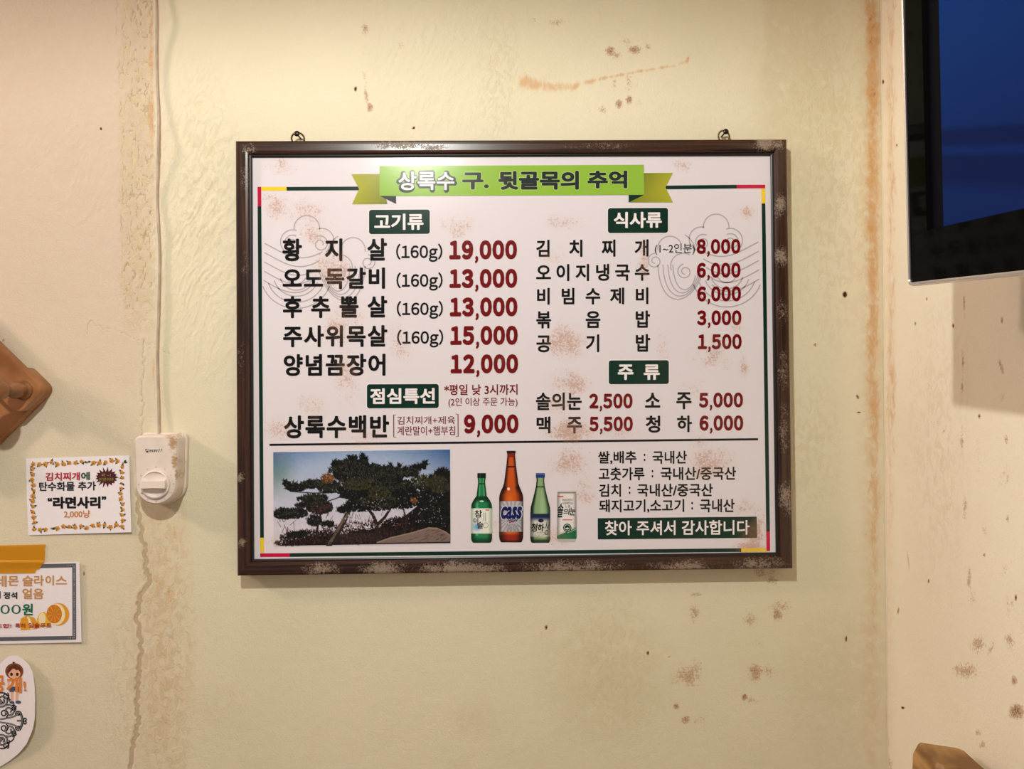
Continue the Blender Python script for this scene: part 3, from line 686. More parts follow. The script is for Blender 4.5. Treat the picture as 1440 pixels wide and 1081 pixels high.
for y0, y1, segs in ((633.6, 652, (('쌀,배추', 415, 600), (':', 635, 643), ('국내산', 677, 843))), (656.5, 675, (('고춧가루', 418, 638), (':', 673, 681), ('국내산/중국산', 716, 1080))),
                     (679.8, 698, (('김치', 420, 525), (':', 563, 571), ('국내산/중국산', 603, 968))), (701.6, 720.5, (('돼지고기,소고기', 420, 830), (':', 864, 872), ('국내산', 905, 1073)))):
    for t_, a, b in segs:
        dy = .0048 * (OX((a + b) / 2) - 937) * -1
        text('origin_lettering', [(t_, OX(a), (y0 + 4 if t_ == ':' else y0) + dy, OX(b), (y1 - 4 if t_ == ':' else y1) + dy, .022)], MBLK)
poly_px('thanks_plate', [(840.5, 728.4), (1064, 726.2), (1064.7, 756), (840.7, 758.2)], MGRN, 1)
text('lettering', [('찾아 주셔서 감사합니다', 850.7, 731.3, 1054, 752, .02)], MWHT, 3)

# ---- printed pictures: small painted grids
class Canvas:
    def __init__(s, x0, y0, x1, y1, k):
        s.x0, s.y0, s.x1, s.y1, s.k = x0, y0, x1, y1, k
        s.nx = int((x1 - x0) * k) + 1; s.ny = int((y1 - y0) * k) + 1
        s.X, s.Y = np.meshgrid(np.linspace(x0, x1, s.nx), np.linspace(y0, y1, s.ny))
        s.C = np.zeros((s.ny, s.nx, 3)); s.A = np.zeros((s.ny, s.nx))
    def win(s, x0, y0, x1, y1):
        a = max(0, int((x0 - s.x0) * s.k) - 1); b = min(s.nx, int((x1 - s.x0) * s.k) + 3); c = max(0, int((y0 - s.y0) * s.k) - 1); d = min(s.ny, int((y1 - s.y0) * s.k) + 3)
        return slice(c, max(c, d)), slice(a, max(a, b))
    def put(s, sl, m, col):
        m = np.clip(m, 0, 1)[..., None]; col = np.asarray(col, float)
        s.C[sl] = s.C[sl] * (1 - m) + col * m; s.A[sl] = np.maximum(s.A[sl], m[..., 0])
    def disc(s, cx, cy, rx, ry, col, a=1, ang=0):
        R_ = max(rx, ry) + 1; sl = s.win(cx - R_, cy - R_, cx + R_, cy + R_); X = s.X[sl] - cx; Y = s.Y[sl] - cy
        if X.size == 0: return
        c_, s_ = math.cos(ang), math.sin(ang); u = (X * c_ + Y * s_) / rx; v = (-X * s_ + Y * c_) / ry
        s.put(sl, (1 - np.sqrt(u * u + v * v)) * min(rx, ry) * s.k + .5, col) if a == 1 else s.put(sl, np.clip((1 - np.sqrt(u * u + v * v)) * min(rx, ry) * s.k + .5, 0, 1) * a, col)
    def line(s, x0, y0, x1, y1, w0, w1, col, a=1):
        m = max(w0, w1) + 1; sl = s.win(min(x0, x1) - m, min(y0, y1) - m, max(x0, x1) + m, max(y0, y1) + m); X, Y = s.X[sl], s.Y[sl]
        if X.size == 0: return
        dx, dy = x1 - x0, y1 - y0; L = dx * dx + dy * dy + 1e-9; t = np.clip(((X - x0) * dx + (Y - y0) * dy) / L, 0, 1)
        d = np.hypot(X - x0 - t * dx, Y - y0 - t * dy); w = w0 + (w1 - w0) * t
        s.put(sl, np.clip((w / 2 - d) * s.k + .5, 0, 1) * a, col)
    def poly(s, pts, col, a=1):
        xs = [p[0] for p in pts]; ys = [p[1] for p in pts]; sl = s.win(min(xs), min(ys), max(xs), max(ys)); X, Y = s.X[sl], s.Y[sl]; ins = np.zeros(X.shape, bool)
        for (xa, ya), (xb, yb_) in zip(pts, pts[1:] + pts[:1]):
            c = ((ya > Y) != (yb_ > Y)) & (X < (xb - xa) * (Y - ya) / ((yb_ - ya) or 1e-9) + xa); ins ^= c
        s.put(sl, ins * float(a), col)
    def build(s, name, mat, SF, lay, parent, cut=False):
        P = np.array([SF(x, y, lay) for x, y in ((s.x0, s.y0), (s.x1, s.y0), (s.x0, s.y1), (s.x1, s.y1))])
        # plane homography is near affine over this size: exact rays at every vertex
        D = np.stack([(s.X - CX) / F, np.ones_like(s.X), -(s.Y - CY) / F], -1) @ R.T
        y = P[0][1]; t = (y - CAM[1]) / D[..., 1]; V = (CAM + D * t[..., None]).reshape(-1, 3)
        idx = np.arange(s.nx * s.ny).reshape(s.ny, s.nx)
        q = np.stack([idx[:-1, :-1], idx[1:, :-1], idx[1:, 1:], idx[:-1, 1:]], -1).reshape(-1, 4)
        if cut:
            a = s.A; mm = (a[:-1, :-1] + a[1:, :-1] + a[1:, 1:] + a[:-1, 1:]) / 4 > .5; q = q[mm.ravel()]
            used = np.unique(q); rm = np.zeros(s.nx * s.ny, int); rm[used] = np.arange(len(used)); V = V[used]; q = rm[q]; C = s.C.reshape(-1, 3)[used]
        else: C = s.C.reshape(-1, 3)
        me = bpy.data.meshes.new(name)
        me.vertices.add(len(V)); me.vertices.foreach_set('co', V.astype(np.float32).ravel())
        me.loops.add(q.size); me.loops.foreach_set('vertex_index', q.ravel().astype(np.int32))
        me.polygons.add(len(q)); me.polygons.foreach_set('loop_start', np.arange(0, q.size, 4, dtype=np.int32)); me.update(calc_edges=True)
        at = me.attributes.new('tint', 'FLOAT_COLOR', 'POINT'); c = lin(np.clip(C, 0, 255))
        at.data.foreach_set('color', np.concatenate([c, np.ones((len(c), 1))], 1).astype(np.float32).ravel())
        return link(name, me, mat, parent)

# pine tree photograph
pc = Canvas(384.4, 632, 633.4, 769.2, 2.0)
X, Y = pc.X, pc.Y
t = np.clip((Y - 634) / 110, 0, 1)[..., None]; r_ = np.clip((X - 384) / 250, 0, 1)[..., None]
sky = np.array([150, 172, 205]) * (1 - t) + np.array([206, 200, 212]) * t
vig = (np.hypot((X - 500) / 140, (Y - 730) / 105) ** 3)[..., None]
pc.C[:] = sky - np.clip(vig - .6, 0, 2) * np.array([56, 48, 36]); pc.C += (fbm(X / 3, Y / 3, 2, 3)[..., None] - .5) * 10
pc.C -= (ell(X, Y, 392, 665, 30, 40)[..., None]) * np.array([30, 22, 50]); pc.A[:] = 1
rd = random.Random(11)
def cpx(x, y): return 380 + x / 5.333, 620 + y / 5.333           # crop coordinates of a close look
def bush(x, y, rx, ry, n, cols, up=4.0, wd=1.3):
    for _ in range(n):
        a = rd.uniform(0, 6.283); r0 = math.sqrt(rd.random()); cx, cy = cpx(x + rx * r0 * math.cos(a), y + ry * r0 * math.sin(a))
        c = np.array(rd.choice(cols)) * rd.uniform(.6, 1.15)
        an = rd.gauss(-math.pi / 2, .75); l = up * rd.uniform(.5, 1.1)
        pc.line(cx, cy, cx + l * math.cos(an), cy + l * math.sin(an), wd * rd.uniform(.7, 1.4), .5, c)
DK = [(20, 21, 19), (26, 28, 23), (16, 17, 16), (36, 37, 29)]; OLV = [(60, 58, 32), (44, 46, 28), (72, 68, 40), (30, 33, 22)]
RDB = [(62, 34, 32), (40, 26, 26), (78, 44, 38)]; BLK = [(14, 14, 15), (20, 20, 18), (10, 10, 12)]; ORG = [(150, 92, 52), (120, 76, 44), (90, 66, 40)]
# undergrowth
pc.poly([cpx(*p) for p in ((60, 790), (120, 765), (250, 735), (330, 712), (420, 722), (500, 716), (570, 700), (650, 662), (740, 676), (830, 650), (900, 612), (1000, 580), (1100, 500), (1140, 410), (1200, 340), (1360, 300), (1360, 790))], (30, 23, 23))
bush(700, 700, 330, 90, 700, RDB + DK, 4); bush(1100, 640, 260, 70, 900, BLK + RDB, 4); bush(300, 730, 230, 55, 700, RDB + BLK, 4); bush(150, 770, 130, 22, 200, RDB + BLK, 3); bush(640, 740, 200, 40, 450, [(66, 50, 44), (48, 38, 34)], 3)
for _ in range(90):
    x, y = cpx(rd.uniform(60, 1050), rd.uniform(560, 760)); a = rd.uniform(-2.4, -.7); l = rd.uniform(4, 13); pc.line(x, y, x + l * math.cos(a), y + l * math.sin(a), .8, .4, (52, 34, 34), .9)
# right dark trees
for b in ((1260, 500, 110, 250, 1500), (1180, 420, 150, 90, 900), (1300, 330, 70, 100, 500), (1290, 260, 60, 50, 260), (1200, 600, 160, 90, 700)): bush(*b, BLK + DK, 4)
bush(1180, 310, 130, 45, 420, OLV, 4); bush(1280, 360, 70, 40, 160, OLV, 4)
# trunks
for pts, w0, w1 in (([(440, 785), (500, 700), (560, 590), (600, 500), (640, 430)], 9, 5), ([(800, 730), (798, 640), (770, 560), (720, 500)], 7, 3), ([(800, 640), (860, 580), (910, 500)], 5, 3), ([(345, 740), (355, 640), (380, 540)], 4, 2), ([(1015, 700), (1020, 600), (1000, 520)], 3, 2),
                    ([(640, 430), (520, 380), (330, 385), (150, 370)], 2.4, 1.2), ([(640, 430), (760, 330), (900, 300), (1100, 220)], 3, 1.2), ([(430, 450), (520, 420), (620, 440)], 1.6, 1.2)):
    for i, (p, q) in enumerate(zip(pts, pts[1:])):
        a = cpx(*p); b = cpx(*q); n = len(pts) - 1; pc.line(*a, *b, w0 + (w1 - w0) * i / n, w0 + (w1 - w0) * (i + 1) / n, (40, 33, 30))
for _ in range(60):
    tt = rd.random() * .75; x, y = cpx(440 + 170 * tt + rd.uniform(-14, 14), 785 - 290 * tt); pc.line(x, y, x + 3, y - 6, .8, .4, (112, 96, 86), .8)
# crowns
for b in ((620, 230, 150, 90, 1500), (610, 170, 60, 60, 420), (700, 150, 30, 50, 180), (500, 180, 40, 40, 160), (760, 260, 120, 90, 900), (900, 260, 110, 70, 800), (1030, 240, 80, 35, 320), (1120, 200, 50, 22, 130), (1160, 175, 20, 14, 40),
          (900, 360, 180, 80, 1400), (800, 460, 200, 70, 1300), (1000, 440, 130, 80, 900), (640, 380, 130, 70, 900), (660, 490, 110, 45, 500), (560, 520, 60, 25, 160)): bush(*b, DK + BLK, 4.4)
for b in ((340, 320, 110, 32, 480), (200, 345, 80, 26, 260), (130, 320, 26, 20, 60), (440, 340, 90, 50, 420), (330, 430, 100, 34, 420), (250, 480, 60, 18, 130), (370, 500, 100, 50, 520), (100, 545, 80, 40, 420), (190, 540, 90, 40, 420), (430, 630, 50, 20, 120), (330, 600, 60, 40, 240), (200, 710, 80, 24, 200)): bush(*b, DK + [(30, 26, 24)], 4)
bush(380, 505, 80, 34, 130, RDB, 3); bush(430, 275, 50, 34, 170, ORG, 3); bush(650, 330, 110, 40, 380, OLV, 4); bush(820, 400, 90, 50, 200, OLV, 4); bush(1080, 460, 25, 20, 40, ORG, 3)
LT = [(58, 58, 48), (68, 68, 54), (50, 52, 42), (56, 52, 44)]
for b in ((600, 200, 120, 60, 170), (760, 240, 110, 60, 130), (900, 235, 100, 50, 110), (1040, 235, 90, 26, 60), (330, 310, 100, 24, 70), (440, 330, 80, 36, 60), (120, 530, 80, 24, 50), (320, 420, 80, 24, 60), (640, 300, 130, 30, 140), (900, 340, 150, 50, 150), (1280, 330, 70, 60, 80), (380, 480, 90, 30, 60), (820, 460, 160, 50, 150)): bush(*b, LT, 3.4, .8)
for x_, y_ in ((485, 150), (500, 170), (600, 110), (640, 120), (690, 105), (730, 150), (760, 180), (800, 215), (860, 200), (900, 180), (970, 185), (1010, 215), (1060, 205), (1110, 195), (1170, 165), (1150, 180), (290, 300), (180, 310), (115, 300), (105, 305), (215, 430), (90, 520), (40, 540), (450, 215), (530, 160), (1320, 225), (1270, 230), (1100, 265), (1200, 270)): bush(x_, y_, 14, 16, 16, DK, 4.5)
for _ in range(150):
    x, y = cpx(rd.uniform(560, 1320), rd.uniform(400, 660)); pc.disc(x, y, rd.uniform(.4, 1.0), rd.uniform(.4, .9), (168, 166, 182), .8)
for _ in range(70):
    x, y = cpx(rd.uniform(560, 740), rd.uniform(560, 680)); pc.disc(x, y, rd.uniform(.6, 1.5), rd.uniform(.5, 1.2), (190, 180, 190), .8)
# boulder
rk = [cpx(*p) for p in ((800, 775), (900, 740), (1060, 705), (1130, 685), (1190, 668), (1250, 672), (1310, 700), (1350, 730), (1350, 778), (800, 778))]
pc.poly(rk, (120, 104, 96))
for p_, q_ in zip(rk[:8], rk[1:8]): pc.line(*p_, *q_, 1.4, 1.4, (150, 134, 124))
for _ in range(120):
    x, y = cpx(rd.uniform(830, 1340), rd.uniform(690, 775)); l = rd.uniform(3, 9)
    if y > 620 + (668 + abs(x - 610) * 2.4) / 5.333: pc.line(x, y, x + l, y - l * .35, .8, .4, rd.choice([(66, 56, 54), (134, 118, 108), (84, 40, 40)]), .7)
# crop to the tilted picture edge by building a matching quad outline
photo = pc
def SQ(px, py, lay): return S(px, py, lay)
def remap_canvas(c, quad):           # shear the canvas onto the picture's true corners
    u = (c.X - c.x0) / (c.x1 - c.x0); v = (c.Y - c.y0) / (c.y1 - c.y0)
    (ax, ay), (bx, by), (dx_, dy_), (ex, ey) = quad
    c.X = (ax * (1 - u) + bx * u) * (1 - v) + (ex * (1 - u) + dx_ * u) * v
    c.Y = (ay * (1 - u) + by * u) * (1 - v) + (ey * (1 - u) + dy_ * u) * v
remap_canvas(pc, [(384.2, 635.7), (632.9, 631.9), (633.5, 764.6), (384.8, 768.9)])
pc.build('pine_tree_picture', MATTR, S, 2, panel)

# bottles and can, painted in coordinates of a close look (6.7556 per pixel)
def bpx(x, y): return 650 + x / 6.7556, 620 + y / 6.7556
def bottle(prof, cx, paint, box):
    c = Canvas(*bpx(box[0], box[1]), *bpx(box[2], box[3]), 3.2)
    bx = (c.X - 650) * 6.7556; by = (c.Y - 620) * 6.7556
    ys = [p[0] for p in prof]; ws = [p[1] for p in prof]; hw = np.interp(by, ys, ws, left=-9, right=-9)
    c.A = np.clip((hw - np.abs(bx - cx)) / 2 + .5, 0, 1); u = np.clip((bx - cx) / np.maximum(hw, 1), -1, 1)
    c.C[:] = paint(bx, by, u); return c
def C3(*c): return np.array(c, float)
def mixc(m, a, b): return a * (1 - m[..., None]) + b * m[..., None]
def soju(bx, by, u):
    base = mixc(sstep(.35, 1, np.abs(u)), np.broadcast_to(C3(34, 128, 78), u.shape + (3,)), C3(6, 52, 28))
    base = mixc(np.exp(-((u + .45) / .12) ** 2) * .6 * (by < 900), base, C3(120, 200, 150)); base = mixc(.6 * np.exp(-((u - .55) / .1) ** 2) * (by < 520), base, C3(150, 215, 170))
    base = mixc(sstep(515, 535, by) * sstep(600, 545, by) * .8, base, C3(4, 40, 22)); base = mixc((np.hypot((bx - 185) / 22, (by - 572) / 8) < 1) * .9, base, C3(190, 230, 200))
    base = mixc((by > 400) * (by < 410) * 1.0, base, C3(8, 40, 24)); base = mixc(sstep(900, 960, by) * .8, base, C3(5, 45, 25))
    base = mixc((by < 352) * 1.0, base, C3(16, 26, 24)); base = mixc((by < 352) * (by > 308) * (np.abs(u + .3) < .15) * .5, base, C3(60, 80, 76))
    lab = (by > 640) & (by < 878); lc = mixc(sstep(.6, 1, np.abs(u)), np.broadcast_to(C3(226, 232, 222), u.shape + (3,)), C3(160, 180, 160))
    lc = mixc(np.clip(1.2 - np.hypot((bx - 138) / 42, (by - 815) / 44), 0, 1) * .9, lc, C3(96, 160, 214)); lc = mixc((np.hypot(bx - 222, by - 800) < 26) * (np.hypot(bx - 222, by - 800) > 21) * .8, lc, C3(120, 120, 80))
    lc = mixc(((np.abs(bx - 206) < 3) | (np.abs(bx - 220) < 3)) * (by > 680) * (by < 760) * .45, lc, C3(60, 60, 60)); lc = mixc((np.abs(bx - 240) < 18) * (np.abs(by - 655) < 5) * .9, lc, C3(190, 50, 40))
    return np.where(lab[..., None], lc, base)
def beer(bx, by, u):
    base = mixc(sstep(.3, 1, np.abs(u)), np.broadcast_to(C3(196, 84, 24), u.shape + (3,)), C3(44, 12, 6)); base = mixc(np.exp(-((u + .1) / .3) ** 2) * sstep(460, 560, by) * .5, base, C3(232, 130, 44))
    base = mixc((by > 238) * (by < 252) * 1.0, base, C3(60, 16, 8)); base = mixc((by < 155) * .8, base, C3(120, 30, 24)); base = mixc((by < 118) * 1.0, base, C3(38, 26, 24))
    base = mixc(sstep(415, 440, by) * sstep(520, 440, by) * sstep(.3, .9, np.abs(u)), base, C3(24, 8, 5)); base = mixc((np.hypot((bx - 440) / 13, (by - 455) / 14) < 1) * .9, base, C3(252, 236, 214))
    base = mixc(sstep(868, 900, by) * 1.0, base, mixc(sstep(.2, 1, np.abs(u)), np.broadcast_to(C3(150, 44, 24), u.shape + (3,)), C3(40, 10, 6))); base = mixc(sstep(930, 960, by) * .8, base, C3(34, 8, 6))
    lab = (by > 572) & (by < 862); ray_ = np.abs(((np.degrees(np.arctan2(by - 730, bx - 465)) / 15) % 1) - .5)
    lc = mixc(sstep(.2, .35, ray_) * .5, np.broadcast_to(C3(186, 186, 192), u.shape + (3,)), C3(120, 120, 130)); lc = mixc(sstep(.7, 1, np.abs(u)), lc, C3(66, 62, 66)); lc = mixc((by > 790) * (np.abs(bx - 480) < 60) * (vnoise(bx / 5, by / 4, 4) > .5) * .6, lc, C3(110, 110, 118))
    lc = mixc((np.abs(bx - 470) < 24) * (np.abs(by - 770 + (bx - 470) * .15) < 5) * .9, lc, C3(190, 30, 40))
    return np.where(lab[..., None], lc, base)
def rice(bx, by, u):
    base = mixc(sstep(.45, 1, np.abs(u)), np.broadcast_to(C3(134, 168, 120), u.shape + (3,)), C3(30, 52, 30)); base = mixc(np.exp(-((u - .2) / .3) ** 2) * sstep(430, 600, by) * .5, base, C3(178, 206, 158))
    base = mixc((by > 430) * (by < 440) * (np.abs(u) < .8), base, C3(24, 50, 30)); base = mixc(sstep(-.55, -.9, u) * .7, base, C3(12, 22, 14)); base = mixc((by < 350) * 1.0, base, C3(34, 58, 118)); base = mixc((by < 320) * (by > 308) * .7, base, C3(90, 116, 170))
    base = mixc(sstep(915, 950, by) * .8, base, C3(18, 34, 22)); lab = (by > 690) & (by < 908)
    lc = mixc(sstep(.5, 1, np.abs(u)), np.broadcast_to(C3(206, 206, 200), u.shape + (3,)), C3(96, 100, 96)); lc = mixc(sstep(770, 715, by) * 1.0, lc, C3(26, 38, 72)); lc = mixc((np.hypot((bx - 748) / 26, (by - 756) / 18) < 1) * 1.0, lc, C3(22, 30, 60)); lc = mixc((vnoise(bx / 14, by / 6, 5) > .62) * (by > 860) * .5, lc, C3(140, 130, 110))
    return np.where(lab[..., None], lc, base)
def can(bx, by, u):
    base = mixc(sstep(.55, 1, np.abs(u)), np.broadcast_to(C3(226, 224, 222), u.shape + (3,)), C3(150, 146, 146)); base = mixc((by < 500) * .7, base, C3(150, 146, 140)); base = mixc((by < 490) * (by > 484) * .8, base, C3(90, 86, 82))
    gl = 862 - (bx - 990) * .42; base = mixc((by > gl) * 1.0, base, C3(24, 104, 66)); base = mixc((np.abs(by - gl + 8) < 2.5) * .6, base, C3(60, 140, 96)); base = mixc((np.abs(by - gl - 14) < 3) * (bx > 1000) * .7, base, C3(220, 230, 220))
    rr = np.hypot(bx - 998, by - 824); base = mixc((rr < 40) * 1.0, base, C3(14, 44, 34)); base = mixc((rr < 31) * (rr > 27) * 1.0, base, C3(220, 226, 220)); base = mixc((np.hypot((bx - 998) / 18, (by - 830) / 8) < 1) * 1.0, base, C3(200, 215, 200))
    base = mixc(sstep(925, 935, by) * 1.0, base, C3(186, 186, 184)); base = mixc((np.abs(bx - 935) < 28) * (np.abs(by - 528) < 6) * .9, base, C3(190, 50, 50)); base = mixc((np.abs(bx - 1000) < 48) * (np.abs(by - 749) < 5) * .7, base, C3(190, 60, 60))
    return base
PB = [(([(303, 36), (306, 41), (350, 41), (353, 37), (372, 37), (374, 33), (400, 34), (520, 48), (560, 76), (600, 96), (635, 99), (930, 99), (955, 92), (966, 78)]), 184, soju, (78, 300, 292, 968), 'soju_bottle_picture'),
      (([(92, 40), (96, 43), (112, 43), (118, 38), (150, 38), (230, 46), (400, 68), (440, 82), (500, 108), (540, 115), (900, 115), (935, 110), (962, 96)]), 465, beer, (340, 88, 590, 964), 'beer_bottle_picture'),
      (([(303, 38), (307, 43), (345, 43), (350, 38), (372, 36), (430, 42), (540, 68), (630, 92), (680, 95), (930, 95), (955, 90), (966, 78)]), 742, rice, (640, 300, 845, 968), 'rice_wine_bottle_picture'),
      (([(482, 86), (488, 90), (500, 86), (512, 92), (920, 93), (940, 84), (958, 70)]), 993, can, (895, 478, 1095, 962), 'drink_can_picture')]
pics = []
for prof, cx, fn, box, nm in PB:
    prof_h = [(a, b + 9) for a, b in prof]
    c = bottle(prof, cx, fn, box); pics.append(c.build(nm, MATTR, S, 3, panel, cut=True))
def lab(items, mat, shear=0, lay=5):
    out = []
    for (s, a, b, c_, d, off) in items:
        p0 = bpx(a, b); p1 = bpx(c_, d); out.append((s, *p0, *p1, off))
    return text('label_lettering', out, mat, lay, shear=shear)
MNAVY = print_mat('print_navy', L4(16, 28, 92)); MSIL = print_mat('print_silver', L4(206, 206, 214))
lab([('참', 118, 655, 188, 725, .02), ('이', 106, 730, 152, 785, .02), ('슬', 140, 765, 200, 830, .02)], MBLK)
lab([('cass', 362, 614, 574, 746, .075)], MSIL, .12, 5); lab([('cass', 368, 620, 566, 740, .045)], MNAVY, .12, 6)
lab([('FRESH', 432, 735, 524, 765, .03)], MNAVY, .3)
lab([('청', 656, 780, 712, 860, .03), ('하', 716, 785, 776, 860, .03), ('상', 782, 760, 830, 890, -.002)], MBLK, .1)
lab([('솔', 906, 590, 960, 725, .02), ('의', 962, 640, 1018, 700, .02), ('눈', 1020, 630, 1076, 705, .02), ('머리까지', 950, 545, 1045, 572, 0), ('시원해지는', 950, 575, 1052, 602, 0), ('느낌', 976, 606, 1024, 632, 0)], MBLK, .1)

# hanging hardware
MBRASS = simple('aged_brass', L4(150, 128, 88), .28, 1)
MNAIL = simple('dark_steel', L4(60, 55, 50), .3, 1)
for (px, py, lb) in ((419, 192, 'left'), (1018, 189, 'right')):
    c = hitY(px, py + 3, -.014)
    bm = bmesh.new(); rr = .0088
    tube(bm, [(c[0] + rr * math.cos(a), -.014 + .002 * math.cos(a), c[2] + rr * math.sin(a)) for a in np.linspace(0, 2 * math.pi, 28, endpoint=False)], .00135, 8, True)
    tube(bm, [(c[0], -.014, c[2] - rr), (c[0], -.014, .300)], .0014, 8)
    bmobj('hanging_ring', bm, MBRASS, board, smooth=True)
    nl = thing('nail', 'steel nail in the wall holding the %s hanging ring of the menu board' % lb, 'nail', (c[0] + .0005, 0, c[2] + rr - .0042), 'nails above the menu board')
    bm = bmesh.new(); lathe(bm, [(.0013, -.004), (.0013, .021), (.0038, .0212), (.0042, .0222), (.003, .0234), (0, .0238)], 14, Matrix.Rotation(math.radians(90), 4, 'X'))
    bmobj('nail_shank', bm, MNAIL, nl, smooth=True)

# ------------------------------------------------------------------ television on the right
MBEZ = simple('gloss_black_bezel', L4(8, 8, 7), .06, 0, .5); MBEZ.node_tree.nodes['Principled BSDF'].inputs['IOR'].default_value = 1.08; MSILV = simple('silver_trim', L4(214, 206, 200), .22, .85)
tv_c = np.array([.4160, -.308, .0553])
dd = ray(1277, 403); tt_ = (-.318 - CAM[1]) / dd[1]; P0 = Vector(CAM + dd * tt_)
uc = np.array([-.038, 1, .074]); wc = np.array([-.0652, -.0765, 1.0])     # measured in camera axes (right, forward, up)
U = Vector(-(R @ uc)).normalized()      # along the lower edge, towards the room
Wv = Vector(R @ wc); Wv = (Wv - U * Wv.dot(U)).normalized(); Nn = U.cross(Wv).normalized()
if Nn.x > 0: Nn = -Nn
TW, TH, TD = .63, .375, .035
tv = thing('television', 'glossy black television with silver edge and blue screen hanging in front of the right wall', 'television')
tv.matrix_world = Matrix(((U.x, Wv.x, -Nn.x, P0.x), (U.y, Wv.y, -Nn.y, P0.y), (U.z, Wv.z, -Nn.z, P0.z), (0, 0, 0, 1)))
# local: x along the width, y up, z away from the viewer
def tvbox(name, x0, y0, z0, x1, y1, z1, mat, bev=0, parent=tv):
    bm = bmesh.new(); add_box(bm, ((x0 + x1) / 2, (y0 + y1) / 2, (z0 + z1) / 2), (x1 - x0, y1 - y0, z1 - z0))
    if bev: bevel(bm, bev, 3)
    return bmobj(name, bm, mat, parent, smooth=True)
def rloop(x0, y0, x1, y1, r, n=6):
    o = []
    for cx, cy, a0 in ((x1 - r, y0 + r, -90), (x1 - r, y1 - r, 0), (x0 + r, y1 - r, 90), (x0 + r, y0 + r, 180)):
        for i in range(n + 1):
            a = math.radians(a0 + 90 * i / n); o.append((cx + r * math.cos(a), cy + r * math.sin(a)))
    return o
def ringloft(name, secs, mat, parent, cap0=False, cap1=False, smooth=40):
    bm = bmesh.new(); L = []
    for (x0, y0, x1, y1, r, z) in secs: L.append([bm.verts.new((x, y, z)) for x, y in rloop(x0, y0, x1, y1, r)])
    for a, b in zip(L, L[1:]):
        for i in range(len(a)): bm.faces.new((a[i], a[(i + 1) % len(a)], b[(i + 1) % len(a)], b[i]))
    if cap0: bm.faces.new(L[0])
    if cap1: bm.faces.new(L[-1][::-1])
    return bmobj(name, bm, mat, parent, smooth=smooth)
# silver surround (outer)
ringloft('silver_trim', [(.0044, .0044, TW - .0044, TH - .0044, .003, .0020), (.0042, .0042, TW - .0042, TH - .0042, .004, -.0004), (.0030, .0030, TW - .0030, TH - .0030, .005, -.0014), (.0010, .001, TW - .001, TH - .001, .006, -.0004), (0, 0, TW, TH, .007, .002), (0, 0, TW, TH, .007, .011), (.0018, .0018, TW - .0018, TH - .0018, .006, .0125)], MSILV, tv)
bl, bb = .035, .055
ringloft('bezel', [(.0040, .0040, TW - .0040, TH - .0040, .004, .0010), (bl, bb, TW - bl, TH - .05, .0008, .0006), (bl + .0012, bb + .0012, TW - bl - .0012, TH - .0512, .0008, .0050)], MBEZ, tv)
ringloft('back_cover', [(.0025, .0025, TW - .0025, TH - .0025, .006, .010), (.004, .004, TW - .004, TH - .004, .006, .020), (.03, .03, TW - .03, TH - .03, .012, TD)], simple('tv_back_plastic', L4(30, 30, 30), .5), tv, False, True)
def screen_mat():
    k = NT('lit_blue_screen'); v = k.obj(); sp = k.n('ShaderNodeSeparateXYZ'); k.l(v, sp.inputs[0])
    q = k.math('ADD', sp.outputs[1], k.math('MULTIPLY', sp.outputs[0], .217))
    refl1 = k.math('MULTIPLY', k.ramp(q, .143, .149), k.math('SUBTRACT', 1, k.ramp(q, .158, .166)))  # two dark bands: a room reflection painted into the screen's emission colour
    refl2 = k.math('MULTIPLY', k.ramp(q, .100, .118), k.math('SUBTRACT', 1, k.ramp(q, .134, .141)))
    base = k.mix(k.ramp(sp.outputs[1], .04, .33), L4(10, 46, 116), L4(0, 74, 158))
    base = k.mix(k.math('MULTIPLY', k.math('ADD', refl1, refl2, clamp=True), .75), base, L4(4, 24, 84))
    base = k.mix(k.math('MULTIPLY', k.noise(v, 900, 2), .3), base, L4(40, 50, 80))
    k.l(base, k.b.inputs['Emission Color']); k.b.inputs['Emission Strength'].default_value = .48
    k.b.inputs['IOR'].default_value = 1.06
    k.b.inputs['Base Color'].default_value = (.004, .004, .006, 1); k.b.inputs['Roughness'].default_value = .28; return k.m
ringloft('screen', [(bl + .001, bb + .001, TW - bl - .001, TH - .051, .0006, .0046), (bl + .008, bb + .008, TW - bl - .008, TH - .058, .0006, .0046)], simple('screen_mask', L4(3, 3, 10), .5, 0, .05), tv, False, True)
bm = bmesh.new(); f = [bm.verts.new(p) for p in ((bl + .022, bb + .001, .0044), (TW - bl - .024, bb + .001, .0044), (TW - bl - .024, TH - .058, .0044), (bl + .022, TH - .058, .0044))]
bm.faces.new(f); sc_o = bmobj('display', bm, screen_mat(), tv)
# wall arm
arm = thing('wall_bracket', 'grey steel arm holding the television off the right wall', 'bracket')
mc = tv.matrix_world @ Vector((TW * .5, TH * .5, TD))
MARM = simple('grey_steel', L4(70, 70, 72), .4, .7)
bm = bmesh.new(); add_box(bm, (0, 0, 0), (.10, .10, .006)); bevel(bm, .002)
bmesh.ops.transform(bm, matrix=Matrix.Translation(mc) @ tv.matrix_world.to_3x3().to_4x4() @ Matrix.Translation((0, 0, .003)), verts=bm.verts[:])
bmobj('mounting_plate', bm, MARM, arm)
bm = bmesh.new(); add_box(bm, (xcorner(mc.z) - .005, mc.y, mc.z), (.008, .08, .20)); bevel(bm, .002); bmobj('wall_plate', bm, MARM, arm)
bm = bmesh.new(); tube(bm, [mc + (-Nn) * .004, mc + (-Nn) * .04, Vector((xcorner(mc.z) - .04, mc.y, mc.z)), Vector((xcorner(mc.z) - .006, mc.y, mc.z))], .012, 12); bmobj('arm', bm, MARM, arm, smooth=True)

